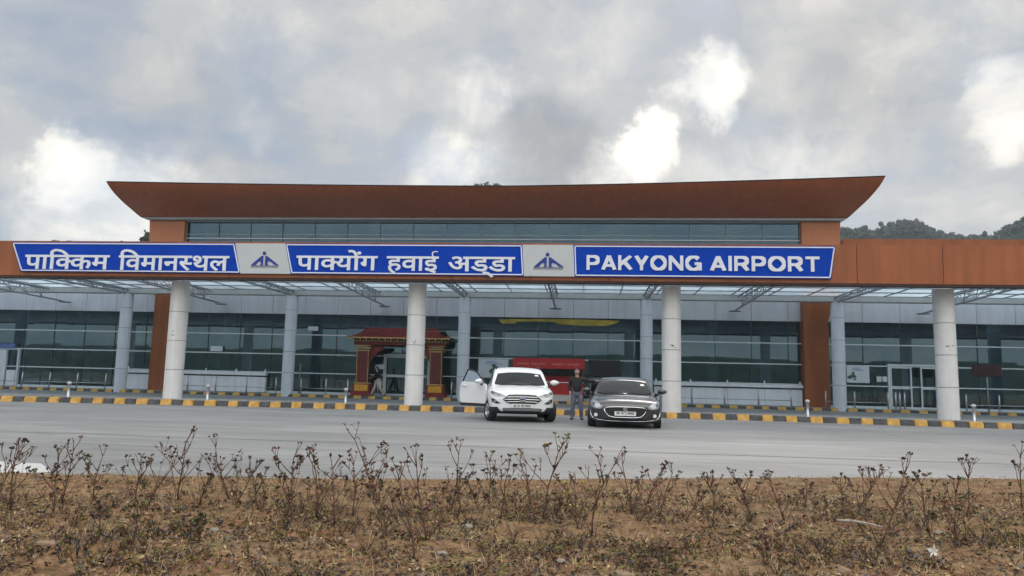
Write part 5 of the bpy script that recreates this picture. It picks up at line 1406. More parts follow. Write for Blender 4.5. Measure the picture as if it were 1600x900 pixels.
patch('skid_plate', tr, [(-.60, .405), (-.52, .425), (0, .43), (.52, .425), (.60, .405), (.53, .345), (0, .35), (-.53, .345)], mat('grey_skid_plate', (.17, .17, .17), .45, metal=.3), lw, .024, cuts=3)
pt = patch('number_plate', tr, [(-.31, .455), (.31, .455), (.31, .565), (-.31, .565)], M_PLATE, SUV, .022, cuts=2, thick=.006)
t = text_mesh('plate_text', 'SK 01 PD 8267', .09, M_PLTXT, pt, off=.002, ext=.001, width=.54)
t.location = (-.27, on_front(tr, 0, .51) - .034, .477)
for s in (-1, 1):
    rr_ = MB().tube([(s * .72, 1.95, 1.64), (s * .735, 2.15, 1.74), (s * .735, 3.1, 1.75), (s * .71, 3.5, 1.66)], .020, 8)
    rr_.build('roof_rail', M_BLKPL, SUV)
    sw = patch('side_window', tr, [(1.62, 1.17), (2.25, 1.18), (2.25, 1.53), (1.98, 1.52)], M_CARGLASS, SUV, .006, axis='x', side=s, cuts=3)
    patch('side_window', tr, [(2.33, 1.18), (3.0, 1.19), (3.0, 1.52), (2.33, 1.53)], M_CARGLASS, SUV, .006, axis='x', side=s, cuts=3)
    patch('side_window', tr, [(3.07, 1.19), (3.45, 1.23), (3.32, 1.47), (3.07, 1.51)], M_CARGLASS, SUV, .006, axis='x', side=s, cuts=3)
def mirror(parent, s, x, y, z, m, k=1.0):
    o = MB(); b_ = bmesh.new()
    bmesh.ops.create_icosphere(b_, subdivisions=3, radius=1.0)
    vs = []
    for v in b_.verts:
        p = v.co.copy()
        vs.append((x + s * p.x * .15 * k, y + p.y * .085 * k + .03 * abs(p.x), z + p.z * .085 * k * (1 - .25 * p.x)))
    o.add(vs, [[v.index for v in f.verts] for f in b_.faces], 0, True); b_.free()
    q = o.build('wing_mirror', m, parent)
    st = MB().tube([(x - s * .10, y + .02, z - .06), (x - s * .22, y + .06, z - .12)], [.035, .05], 8)
    st.build('mirror_arm', M_BLKPL, q)
    return q
mirror(SUV, 1, 1.17, 1.42, 1.22, M_CARW)
wheel(SUV, -.93, .80, .335, .24, 14); wheel(SUV, .93, .80, .335, .24, 14); wheel(SUV, -.93, 3.28, .335, .24); wheel(SUV, .93, 3.28, .335, .24)
# the open door, hinged at its leading edge
DR = empty('open_door', (-1.06, 1.18, 0), R(46), parent=SUV)
DR['label'] = 'open white front door with black-framed window'
m = MB()
# outline in (length, z); door lies along +y when shut, its outer skin facing -x
outl = [(.0, .50), (.0, .95), (.05, 1.15), (1.10, 1.20), (1.17, 1.0), (1.17, .62), (1.10, .50)]
def plate(pts, x0, x1):
    n = len(pts)
    return [(x0, a, z) for a, z in pts] + [(x1, a, z) for a, z in pts], [tuple(range(n)), tuple(range(2 * n - 1, n - 1, -1))] + [(i, i + n, (i + 1) % n + n, (i + 1) % n) for i in range(n)]
b_ = bmesh.new()
vs, fs = plate(outl, -.05, .05)
bm_v = [b_.verts.new(v) for v in vs]
for f in fs: b_.faces.new([bm_v[i] for i in f])
bmesh.ops.recalc_face_normals(b_, faces=b_.faces[:])
bmesh.ops.bevel(b_, geom=b_.edges[:], offset=.018, segments=2, affect='EDGES')
b_.verts.index_update()
m.add([v.co.copy() for v in b_.verts], [[v.index for v in f.verts] for f in b_.faces]); b_.free()
m.build('door_skin', M_CARW, DR)
m = MB().box(-.062, .045, .02, 1.12, .42, .515, bev=.015); m.build('sill_trim', M_BLKPL, DR)
m = MB().tube([(0, .06, 1.16), (.04, .20, 1.24), (.13, .55, 1.50), (.16, .78, 1.575), (.165, 1.02, 1.585), (.05, 1.12, 1.20)], .026, 8)
m.build('window_frame', M_BLKPL, DR)
m = MB(); gp = [(0.0, .10, 1.17), (.04, .22, 1.24), (.13, .55, 1.49), (.16, .78, 1.56), (.165, 1.00, 1.57), (.045, 1.09, 1.19)]
n_ = len(gp)
m.add([(x - .004, y, z) for x, y, z in gp] + [(x + .004, y, z) for x, y, z in gp], [tuple(range(n_)), tuple(range(2 * n_ - 1, n_ - 1, -1))])
m.build('door_window', glass_mat('door_glass', (.16, .19, .20), 1.45, 0.0, (.45, .5, .52)), DR)
m = MB().tube([(-.06, .85, 1.06), (-.085, .90, 1.07), (-.085, 1.02, 1.07), (-.06, 1.07, 1.06)], .016, 8); m.build('door_handle', M_CARW, DR)
mm = mirror(DR, -1, -.20, .16, 1.22, M_CARW)

# --- dark grey hatchback
HB = empty('parked_car', (1.145, 21.35, 0), R(-1.5), label='dark grey hatchback with chrome-rimmed grille parked beside the white car', cat='car')
body = loft_body('body', [(0.02, sec(.72, .26, .56, .62)), (.07, sec(.88, .19, .64, .70)), (.20, sec(.99, .15, .72, .78)), (.48, sec(1.045, .14, .80, .86)), (.90, sec(1.055, .14, .86, .93)), (1.25, sec(1.055, .14, .90, .95)), (1.9, sec(1.05, .15, .93, .94)), (2.8, sec(1.05, .15, .96, .97)), (3.4, sec(1.04, .16, .98, .99)), (3.72, sec(1.0, .22, .97, .98)), (3.85, sec(.92, .32, .92, .94))],
                 [M_CARG, M_BLKPL], HB, wells=[(.80, .29, .36, .74), (3.15, .29, .36, .74)], low=lambda c: .185)
gh = loft_body('roof', [(1.12, gsec(.95, .90, .86, .90)), (1.24, gsec(.955, .88, .86, .985)), (1.58, gsec(.955, .80, .87, 1.20)), (1.92, gsec(.95, .73, .87, 1.385)), (2.18, gsec(.95, .71, .87, 1.44)), (2.7, gsec(.95, .71, .88, 1.465)), (3.2, gsec(.94, .69, .90, 1.43)), (3.5, gsec(.92, .68, .90, 1.30)), (3.76, gsec(.88, .72, .90, .98))],
               [M_CARG, M_BLKPL], HB)
tr = bvh_of([body, gh])
patch('windscreen', tr, [(-.80, .985), (-.40, .95), (0, .94), (.40, .95), (.80, .985), (.655, 1.30), (.33, 1.345), (0, 1.352), (-.33, 1.345), (-.655, 1.30)], M_CARGLASS, HB, .006, cuts=6)
for s in (-1, 1):
    patch('pillar_trim', tr, [(s * .80, .985), (s * .885, 1.0), (s * .735, 1.30), (s * .658, 1.30)], M_BLKPL, HB, .004, cuts=3)
m = MB().tube([(-.80, on_front(tr, -.80, .975) - .012, .975), (-.4, on_front(tr, -.4, .945) - .018, .945), (0, on_front(tr, 0, .935) - .018, .935), (.4, on_front(tr, .4, .945) - .018, .945), (.80, on_front(tr, .80, .975) - .012, .975)], .020, 8)
m.build('cowl', M_BLKPL, HB)
for xa, xb in ((-.58, .0), (.10, .60)):
    m = MB().tube([(xa, on_front(tr, xa, .975) - .028, .97), ((xa + xb) / 2, on_front(tr, (xa + xb) / 2, .99) - .024, .985), (xb, on_front(tr, xb, .975) - .028, .97)], .009, 6)
    m.build('wiper', M_BLKPL, HB)
patch('sticker', tr, [(.50, 1.20), (.62, 1.20), (.59, 1.25), (.49, 1.25)], M_PLATE, HB, .009, cuts=1)
go = [(-.60, .545), (-.50, .585), (-.25, .60), (.25, .60), (.50, .585), (.60, .545), (.56, .44), (.46, .335), (.30, .305), (-.30, .305), (-.46, .335), (-.56, .44)]
gr = patch('grille', tr, go, M_GRILLE, HB, .007, cuts=4)
ribbon('grille_rim', tr, go + [go[0]], .014, M_CHROME, gr, .012)
for z in (.52, .46, .40):
    ribbon('grille_bar', tr, [(-.52 + 1.04 * k / 10, z) for k in range(11)], .008, M_BLKPL, gr, .012)
# chrome emblem: an angular S in a disc's place
m = MB(); yb = on_front(tr, 0, .525)
for pts in ([(.075, .555), (.0, .60), (-.085, .545), (-.02, .52), (.0, .53)], [(-.075, .495), (.0, .45), (.085, .505), (.02, .53), (.0, .52)]):
    m.prism(pts, yb - .040, yb - .020)
m.prism([(-.085, .545), (-.05, .525), (.085, .505), (.05, .53)], yb - .038, yb - .022)
m.build('badge', M_CHROME, gr)
pt = patch('number_plate', tr, [(-.30, .355), (.30, .355), (.30, .475), (-.30, .475)], M_PLATE, HB, .028, cuts=2, thick=.006)
t = text_mesh('plate_text', 'SK 01 J 4503', .09, M_PLTXT, pt, off=.002, ext=.001, width=.50)
t.location = (-.25, on_front(tr, 0, .41) - .042, .378)
for s in (-1, 1):
    hl = patch('headlight', tr, [(s * x, z) for x, z in [(.64, .56), (.66, .62), (.74, .70), (.86, .765), (.955, .79), (.975, .70), (.95, .58), (.85, .545), (.72, .535)]], M_LAMP, HB, .008, cuts=4)
    patch('lens', tr, [(s * (.79 + .075 * math.cos(q * PI / 6)), .63 + .07 * math.sin(q * PI / 6)) for q in range(12)], M_PALELENS, hl, .013, cuts=1)
    patch('lens', tr, [(s * (.90 + .045 * math.cos(q * PI / 6)), .68 + .05 * math.sin(q * PI / 6)) for q in range(12)], M_LAMPD, hl, .013, cuts=1)
    fp = patch('fog_lamp_recess', tr, [(s * x, z) for x, z in [(.66, .30), (.72, .42), (.86, .48), (.95, .49), (.96, .36), (.88, .27), (.76, .255)]], M_BLKPL, HB, .006, cuts=3)
    patch('fog_lamp', tr, [(s * (.83 + .052 * math.cos(q * PI / 6)), .365 + .052 * math.sin(q * PI / 6)) for q in range(12)], M_PLATE, fp, .014, cuts=1)
    ribbon('bumper_trim', tr, [(s * .99, .48), (s * .965, .36), (s * .91, .285), (s * .78, .235), (s * .5, .205), (s * .25, .198), (0, .196)], .011, M_CHROME, HB, .008)
    patch('side_window', tr, [(1.72, .985), (2.28, .995), (2.28, 1.33), (2.05, 1.32)], M_CARGLASS, HB, .006, axis='x', side=s, cuts=3)
    patch('side_window', tr, [(2.36, .995), (2.98, 1.01), (2.95, 1.30), (2.36, 1.33)], M_CARGLASS, HB, .006, axis='x', side=s, cuts=3)
    mirror(HB, s, s * 1.15, 1.50, 1.035, M_CARG, .92)
patch('lower_grille', tr, [(-.64, .27), (-.4, .285), (.4, .285), (.64, .27), (.58, .225), (-.58, .225)], M_GRILLE, HB, .007, cuts=3)
MB().tube([(0.02, 3.0, 1.44), (.02, 3.22, 1.60)], [.012, .004], 6).build('antenna', M_BLKPL, HB)
for x, y in ((-.95, .80), (.95, .80), (-.95, 3.15), (.95, 3.15)):
    wheel(HB, x, y, .29, .22, -4 if y < 1 else 0)

# ------------------------------------------------------------------ people
M_SKIN = mat('skin', (0.38, 0.225, 0.155), 0.55, var=.10, vscale=9)
M_HAIR = mat('dark_hair', (0.012, 0.010, 0.009), 0.6)
M_BLACKC = mat('black_jersey', (0.010, 0.010, 0.012), 0.85, var=.3, vscale=12)
M_JEANS = mat('washed_grey_jeans', (0.115, 0.125, 0.165), 0.85, var=.35, vscale=7)
M_KHAKI = mat('khaki_cotton', (0.44, 0.36, 0.29), 0.85, var=.2, vscale=7)
M_SHOE = mat('dark_shoe', (0.018, 0.018, 0.018), 0.6)
M_SHOEG = mat('green_black_shoe', (0.012, 0.030, 0.020), 0.6)
M_MOUTH = mat('lips', (0.22, 0.085, 0.07), 0.5)
M_EYE = mat('eye', (0.04, 0.03, 0.03), 0.3)

def skin_mesh(name, chains, m, parent, root=0, levels=2):
    """one continuous surface grown over joints: chains = lists of (x, y, z, r); equal positions are shared joints"""
    V, Rr, E, key = [], [], [], {}
    for ch in chains:
        prev = None
        for x, y, z, r in ch:
            k = (round(x, 4), round(y, 4), round(z, 4))
            if k not in key:
                key[k] = len(V); V.append((x, y, z)); Rr.append(r)
            i = key[k]
            if prev is not None and prev != i: E.append((prev, i))
            prev = i
    me = bpy.data.meshes.new(name); me.from_pydata(V, E, [])
    o = bpy.data.objects.new(name, me); COL.objects.link(o)
    md = o.modifiers.new('skin', 'SKIN'); md.use_smooth_shade = True
    for i, d in enumerate(me.skin_vertices[0].data):
        rr = Rr[i]
        d.radius = (rr if isinstance(rr, tuple) else (rr, rr)); d.use_root = (i == root)
    s = o.modifiers.new('sub', 'SUBSURF'); s.levels = levels; s.render_levels = levels
    me2 = eval_mesh(o); o.modifiers.clear(); o.data = me2
    me2.materials.clear(); me2.materials.append(m)
    for p in me2.polygons: p.use_smooth = True; p.material_index = 0
    o.parent = parent
    return o

def head(parent, c, rz, hair_m):
    """skull, nose, ears and mouth as one face mesh; eyes and hair are children"""
    o = empty('head_place', c, rz)
    b = bmesh.new(); bmesh.ops.create_icosphere(b, subdivisions=4, radius=1.0)
    for v in b.verts:
        x, y, z = v.co
        jaw = 1 - .28 * max(0, -z) ** 1.5
        p = Vector((x * .077 * jaw, y * .096 * (1 - .10 * max(0, -z)), z * .118))
        if y < 0:
            p.y -= .020 * math.exp(-((x / .14) ** 2 + ((z + .12) / .22) ** 2)) * 1.2      # nose
            p.y -= .006 * math.exp(-((x / .35) ** 2 + ((z + .48) / .10) ** 2))             # lips
            p.y += .008 * math.exp(-(((abs(x) - .36) / .18) ** 2 + ((z - .08) / .12) ** 2))  # eye sockets
        e = math.exp(-((z / .25) ** 2 + ((y - .05) / .2) ** 2))
        p.x += math.copysign(.013 * e * max(0, abs(x) - .75) / .25, x) if abs(x) > .75 else 0
        v.co = p
    mw = Matrix.Translation(Vector(c)) @ Matrix.Rotation(rz, 4, 'Z')
    bpy.data.objects.remove(o)
    b.transform(mw); b.verts.index_update()
    data = ([v.co.copy() for v in b.verts], [[v.index for v in f.verts] for f in b.faces]); b.free()
    h = bmesh.new(); bmesh.ops.create_icosphere(h, subdivisions=3, radius=1.0)
    kill = [v for v in h.verts if v.co.z < .02 - .55 * v.co.y * (1 if v.co.y > 0 else .0) + (.36 if v.co.y < -.5 else 0) - (.25 if v.co.y > .2 else 0)]
    bmesh.ops.delete(h, geom=kill, context='VERTS')
    for v in h.verts:
        v.co = Vector((v.co.x * .083, v.co.y * .103 + .004, v.co.z * .130)) * (1 + .03 * noise.noise(v.co * 9))
    h.transform(mw); h.verts.index_update()
    hd = ([v.co.copy() for v in h.verts], [[v.index for v in f.verts] for f in h.faces]); h.free()
    MB().add(*hd, 0, True).build('hair', hair_m, parent)
    for s in (-1, 1):
        e = MB().lathe([(.0, -.003), (.006, -.001), (.0075, .004)], (0, 0, 0), 10, axis='Y')
        e.v = [tuple(mw @ Vector((x + s * .030, y - .089, z + .008))) for x, y, z in e.v]
        e.build('eye', M_EYE, parent)
    e = MB().box(-.022, .022, -.1, -.092, -.061, -.052, bev=.003)
    e.v = [tuple(mw @ Vector(v)) for v in e.v]
    e.build('mouth', M_MOUTH, parent)
    return data

def hand_chains(wr, d, side, palm_n, curl=.35):
    """palm and five bent fingers from the wrist along d; side points to the thumb"""
    wr, d, side = Vector(wr), Vector(d).normalized(), Vector(side).normalized()
    n = Vector(palm_n).normalized()
    ch = []
    pc = wr + d * .05
    ch.append([(*wr, .024), (*pc, .030)])
    kn = wr + d * .085
    for k, (o_, L) in enumerate(((.030, .072), (.010, .080), (-.010, .074), (-.029, .058))):
        a = kn + side * o_
        b_ = a + (d + n * curl * .6).normalized() * L * .5
        c = b_ + (d + n * curl * 1.8).normalized() * L * .5
        ch.append([(*pc, .030), (*a, .0105), (*b_, .009), (*c, .0075)])
    t0 = wr + d * .03 + side * .030
    t1 = t0 + (d * .6 + side * .8 + n * .3).normalized() * .034
    t2 = t1 + (d * .9 + side * .3 + n * .3).normalized() * .028
    ch.append([(*pc, .030), (*t0, .014), (*t1, .011), (*t2, .009)])
    return ch

def person(label, loc, rz, J, top_m, leg_m, shoe_m, hair_m=M_HAIR, lean=0):
    """J: joints in the person's own frame (facing -y)"""
    t = empty('person', loc, rz, label=label, cat='person')
    pel = (*J['pelvis'], .118); sp = (*J['spine'], .105); chs = (*J['chest'], .120); nk = (*J['neck'], .058)
    chains = [[pel, sp, chs, nk, (*J['head'], .062)]]
    for s in 'lr':
        chains.append([chs, (*J['sh_' + s], .066), (*J['el_' + s], .043), (*J['wr_' + s], .028)])
        d = Vector(J['wr_' + s]) - Vector(J['el_' + s])
        sd = Vector((0, -1, 0)) if abs(d.normalized().y) < .8 else Vector((1 if s == 'r' else -1, 0, 0))
        chains += hand_chains(J['wr_' + s], d, sd, J.get('palm_' + s, (0, 0, -1) if abs(d.normalized().z) < .6 else ((1 if J['wr_' + s][0] < 0 else -1), 0, 0)))
        chains.append([pel, (*J['hip_' + s], .095), (*J['kn_' + s], .058), (*J['an_' + s], .038), (*J['toe_' + s], .034)])
    body = skin_mesh('body', chains, M_SKIN, t)
    hd = head(t, Vector(J['head']) + Vector((0, -.012, .048)), J.get('turn', 0), hair_m)
    n = len(body.data.vertices)
    # join the head's surface into the body mesh
    bm = bmesh.new(); bm.from_mesh(body.data)
    vs = [bm.verts.new(p) for p in hd[0]]
    for f in hd[1]:
        fc = bm.faces.new([vs[i] for i in f]); fc.smooth = True
    bm.to_mesh(body.data); bm.free()
    # clothes follow the same joints, a little wider
    g = .022
    def up(k, r): return (*J[k], r + g)
    neckb = Vector(J['neck']).lerp(Vector(J['chest']), .30)
    hem = Vector(J['pelvis']) + Vector((0, 0, -.045))
    sh = [[(*hem, .176), (*J['spine'], .158), (*J['chest'], .166), (*neckb, .080)]]
    for s in 'lr':
        cuff = Vector(J['el_' + s]).lerp(Vector(J['wr_' + s]), .86)
        sh.append([(*J['chest'], .166), (*J['sh_' + s], .088), (*J['el_' + s], .062), (*cuff, .047)])
    skin_mesh('top', sh, top_m, t)
    tb_ = MB(); N_ = 20; pv = Vector(J['pelvis'])
    vs, fs = [], []
    rings = ((.13, .168, .140), (.04, .170, .140), (-.04, .176, .142), (-.10, .172, .136), (-.135, .12, .10))
    for dz, rx_, ry_ in rings:
        vs += [(pv.x + rx_ * math.cos(2 * PI * k / N_), pv.y + ry_ * math.sin(2 * PI * k / N_), pv.z + dz) for k in range(N_)]
    for j in range(len(rings) - 1):
        fs += [(j * N_ + k, j * N_ + (k + 1) % N_, (j + 1) * N_ + (k + 1) % N_, (j + 1) * N_ + k) for k in range(N_)]
    fs.append(tuple((len(rings) - 1) * N_ + k for k in range(N_)))
    tb_.add(vs, fs, 0, True)
    for s in 'lr':
        hp, kn, an = Vector(J['hip_' + s]), Vector(J['kn_' + s]), Vector(J['an_' + s])
        hp = Vector((hp.x * .86, hp.y, hp.z - .03))
        pts = [hp, hp.lerp(kn, .35), hp.lerp(kn, .75), kn, kn.lerp(an, .3), kn.lerp(an, .7), kn.lerp(an, .93), kn.lerp(an, 1.0)]
        tb_.tube(pts, [.096, .098, .080, .072, .071, .066, .066, .062], 16)
    tb_.build('trousers', leg_m, t)
    for s in 'lr':
        a, k = Vector(J['an_' + s]), Vector(J['toe_' + s])
        d = (k - a); d.z = 0; d.normalize()
        hl = Vector((a.x, a.y, k.z)) - d * .055
        skin_mesh('shoe', [[(*(a - Vector((0, 0, .01))), .048), (*(hl + Vector((0, 0, .0))), .042), (*(hl.lerp(k, .55)), .047), (*(k + d * .035), .040)]], shoe_m, t, levels=2)
    return t
# man standing between the cars, one arm stretched to the hatchback's roof
MAN = dict(pelvis=(0, .02, .90), spine=(0, .0, 1.08), chest=(.0, .0, 1.29), neck=(.0, -.01, 1.46), head=(.0, -.03, 1.56),
           sh_r=(-.185, .0, 1.38), el_r=(-.255, .05, 1.12), wr_r=(-.225, -.06, .90), sh_l=(.185, .0, 1.375), el_l=(.45, -.06, 1.30), wr_l=(.66, -.16, 1.32),
           hip_r=(-.10, .02, .86), kn_r=(-.135, -.01, .48), an_r=(-.15, .03, .09), toe_r=(-.18, -.11, .045), hip_l=(.10, .02, .86), kn_l=(.14, -.02, .48), an_l=(.165, .03, .09), toe_l=(.20, -.11, .045), turn=R(-4), palm_l=(0, 0, -1))
person('man in black top and washed grey jeans standing between the two cars, arm out', (-.27, 25.25, 0), R(0), MAN, M_BLACKC, M_JEANS, M_SHOEG)
# man striding along the pavement before the gate (facing -x after the turn)
WK = dict(pelvis=(0, .0, .90), spine=(0, -.03, 1.08), chest=(.0, -.06, 1.28), neck=(.0, -.08, 1.45), head=(.0, -.11, 1.55),
          sh_r=(-.185, -.05, 1.36), el_r=(-.235, .10, 1.12), wr_r=(-.22, .02, .92), sh_l=(.185, -.06, 1.36), el_l=(.23, -.20, 1.14), wr_l=(.20, -.40, 1.06),
          hip_r=(-.095, .0, .87), kn_r=(-.10, -.24, .50), an_r=(-.10, -.37, .11), toe_r=(-.10, -.50, .06), hip_l=(.095, .0, .87), kn_l=(.10, .10, .48), an_l=(.10, .40, .17), toe_l=(.10, .32, .055), turn=R(0))
person('man in dark top and khaki trousers walking past the ornate gate', (-11.95, 42.15, .13), R(-82), WK, M_BLACKC, M_KHAKI, M_SHOE)

# ------------------------------------------------------------------ the verge in the foreground
def verge_z(x, y):
    e = vedge(x) - y
    k = min(1.0, max(0.0, e / .9))
    k2 = min(1.0, max(0.0, (e - 1.2) / 2.5))
    z = .012 + .055 * k * k * (3 - 2 * k)
    z += k * (.012 * fbm(x, y, 0, 2.2) + .006 * fbm(x, y, 3, 9))
    z += k2 * (0.030 * fbm(x, y, 5, 1.1) + .013 * fbm(x, y, 7, 5.5, 3) + .006 * fbm(x, y, 9, 17, 2))
    return z if e > 0 else .002 + e * .05
def verge_mat():
    m = mat('dry_verge_soil', (0.2, 0.13, 0.075), 0.95, spec=.15)
    t = m.node_tree; b = t.nodes['Principled BSDF']; L = t.links
    tcn = t.nodes.new('ShaderNodeTexCoord')
    def nz(s, det=6, rough=.62, st=(1, 1, 1)):
        mp = t.nodes.new('ShaderNodeMapping'); mp.inputs['Scale'].default_value = st
        n = t.nodes.new('ShaderNodeTexNoise'); n.inputs['Scale'].default_value = s; n.inputs['Detail'].default_value = det; n.inputs['Roughness'].default_value = rough
        L.new(tcn.outputs['Object'], mp.inputs[0]); L.new(mp.outputs[0], n.inputs['Vector']); return n.outputs['Fac']
    def ramp_(v, stops):
        r_ = t.nodes.new('ShaderNodeValToRGB'); L.new(v, r_.inputs[0])
        e = r_.color_ramp.elements
        e[0].position, e[0].color = stops[0][0], (*stops[0][1], 1); e[1].position, e[1].color = stops[-1][0], (*stops[-1][1], 1)
        for p, c in stops[1:-1]:
            q = e.new(p); q.color = (*c, 1)
        return r_.outputs[0]
    A = ramp_(nz(1.6), [(.30, (.27, .095, .036)), (.44, (.25, .125, .054)), (.56, (.27, .165, .078)), (.70, (.17, .145, .045))])
    B = ramp_(nz(26, 4), [(.32, (.050, .032, .020)), (.48, (.17, .112, .064)), (.62, (.26, .182, .11)), (.75, (.38, .29, .19))])
    mx = t.nodes.new('ShaderNodeMix'); mx.data_type = 'RGBA'; mx.inputs['Factor'].default_value = .5
    L.new(A, mx.inputs['A']); L.new(B, mx.inputs['B'])
    C = ramp_(nz(6.5, 5), [(.40, (.28, .27, .27)), (.60, (1, 1, 1))])
    ml = t.nodes.new('ShaderNodeMix'); ml.data_type = 'RGBA'; ml.blend_type = 'MULTIPLY'; ml.inputs['Factor'].default_value = .7
    L.new(mx.outputs['Result'], ml.inputs['A']); L.new(C, ml.inputs['B'])
    L.new(ml.outputs['Result'], b.inputs['Base Color'])
    bp = t.nodes.new('ShaderNodeBump'); bp.inputs['Strength'].default_value = .8; bp.inputs['Distance'].default_value = .02
    L.new(nz(38, 6, .7), bp.inputs['Height']); L.new(bp.outputs[0], b.inputs['Normal'])
    return m
M_VERGE = verge_mat()
vs, fs = [], []
xs = [-9 + .05 * i for i in range(361)]
NJ = 170
for x in xs:
    ye = vedge(x) + .03
    for j in range(NJ):
        y = 1.0 + (ye - 1.0) * (j / (NJ - 1)) ** .85
        vs.append((x, y, verge_z(x, y)))
for i in range(len(xs) - 1):
    for j in range(NJ - 1):
        fs.append((i * NJ + j, (i + 1) * NJ + j, (i + 1) * NJ + j + 1, i * NJ + j + 1))
tag(MB().add(vs, fs, 0, True).build('verge', M_VERGE, fix=False), kind='structure')
vb = MB()
for xa, xb in ((-60, -24), (-24, -9), (9, 20), (20, 60)):
    vb.quad((xa - .1, -12, .022), (xb + .1, -12, .022), (xb + .1, vedge(xb), .022), (xa - .1, vedge(xa), .022))
vb.quad((-8.85, -12, .024), (8.85, -12, .024), (8.85, 1.1, .024), (-8.85, 1.1, .024))
tag(vb.build('verge', M_VERGE), kind='structure')

M_LIT = [mat('dead_leaf_brown', (.170, .085, .038), .85, var=.4, vscale=3), mat('dead_leaf_dark', (.030, .020, .015), .85, var=.4, vscale=3), mat('dead_leaf_pale', (.34, .26, .17), .8, var=.3, vscale=3), mat('straw', (.36, .26, .135), .85, var=.3, vscale=3), mat('weed_green', (.150, .140, .026), .85, var=.4, vscale=3), mat('dead_leaf_grey', (.12, .105, .095), .85, var=.3, vscale=3)]
rnd = random.Random(21)
lit = MB()
def leaf_at(b, x, y, z, s, mi, up=.5):
    a = rnd.uniform(0, 6.283); t_ = rnd.gauss(0, up)
    d = Vector((math.cos(a), math.sin(a), math.sin(t_) * .7)); q = Vector((-math.sin(a), math.cos(a), rnd.gauss(0, up * .6)))
    p = Vector((x, y, z + s * .25))
    w = s * rnd.uniform(.28, .5)
    b.add([p - d * s, p - d * s * .1 + q * w + Vector((0, 0, s * .22)), p + d * s, p - d * s * .1 - q * w + Vector((0, 0, s * .22))], [(0, 1, 2), (0, 2, 3)], mi)
n = 0
while n < 46000:
    y = 2.2 + 7.6 * rnd.random() ** 1.1; x = rnd.uniform(-.85 * y - 2, .72 * y + 2)
    e = vedge(x) - y
    if e < .15: continue
    den = .52 + 1.0 * fbm(x, y, 2, 1.3) + .75 * fbm(x, y, 4, 3.6)
    if e < 2.4: den *= .07 + .33 * max(0, e - 1.0)
    if rnd.random() > den: continue
    c = fbm(x, y, 11, .8)
    mi = rnd.choices(range(6), (6.5, 4.5 if c > -.1 else 2.5, .6, 1.4, 3.2 if c > .1 else .7, 1.5))[0]
    leaf_at(lit, x, y, verge_z(x, y), rnd.uniform(.010, .032) * (1 if mi != 2 else .8), mi, .6)
    n += 1
tag(lit.build('leaf_litter', M_LIT, fix=False), kind='stuff')
gr_ = MB(); n = 0
while n < 36000:
    y = 2.2 + 9.2 * rnd.random(); x = rnd.uniform(-.85 * y - 2, .72 * y + 2)
    e = vedge(x) - y
    if e < .02: continue
    den = .45 + .6 * fbm(x, y, 6, 1.3) + (.4 if e < 2.5 else 0)
    if rnd.random() > den: continue
    h = rnd.uniform(.010, .035) * (1 if e < 2.2 else 1.9); a = rnd.uniform(0, 6.283); l = h * rnd.uniform(.5, 1.6)
    p = Vector((x, y, verge_z(x, y) - .004)); w = Vector((math.cos(a + 1.57), math.sin(a + 1.57), 0)) * .0022
    tip = p + Vector((math.cos(a) * l, math.sin(a) * l, h))
    md = p.lerp(tip, .55) + Vector((0, 0, h * .2))
    gr_.add([p - w, p + w, md + w * .7, tip, md - w * .7], [(0, 1, 2, 4), (4, 2, 3)], rnd.choices((0, 3, 2, 4), (2.5, 4, 1.2, 1.1 if e > 1 else .3))[0])
    n += 1
tag(gr_.build('dry_grass', M_LIT, fix=False), kind='stuff')
M_STONE = [mat('pale_pebble', (.21, .18, .145), .8, var=.25, vscale=20), mat('brown_pebble', (.20, .13, .085), .85, var=.3, vscale=20)]
def stone_into(b, x, y, z, s, mi):
    q = bmesh.new(); bmesh.ops.create_icosphere(q, subdivisions=1 if s < .03 else 3, radius=1)
    o_ = Vector((rnd.uniform(0, 99), 0, 0)); sx, sy, sz = s * rnd.uniform(.8, 1.5), s * rnd.uniform(.7, 1.1), s * rnd.uniform(.4, .7)
    vs = []
    for v in q.verts:
        k = 1 + .28 * noise.noise(v.co * 1.3 + o_) + .10 * noise.noise(v.co * 4 + o_)
        vs.append((x + v.co.x * sx * k, y + v.co.y * sy * k, z + v.co.z * sz * k))
    b.add(vs, [[v.index for v in f.verts] for f in q.faces], mi, s >= .03); q.free()
peb = MB(); n = 0
while n < 170:
    y = 3.6 + 5.5 * rnd.random() ** 1.3; x = rnd.uniform(-.85 * y, .72 * y)
    if vedge(x) - y < .3: continue
    stone_into(peb, x, y, verge_z(x, y) + .003, rnd.uniform(.006, .020), 0 if rnd.random() < .45 else 1); n += 1
n = 0
while n < 500:                      # grit spilled over the verge's edge on to the concrete
    x = rnd.uniform(-9, 9); y = vedge(x) + abs(rnd.gauss(0, .16)) - .02
    stone_into(peb, x, y, .005, rnd.uniform(.003, .011), 1); n += 1
tag(peb.build('pebble', M_STONE, fix=False), kind='stuff')
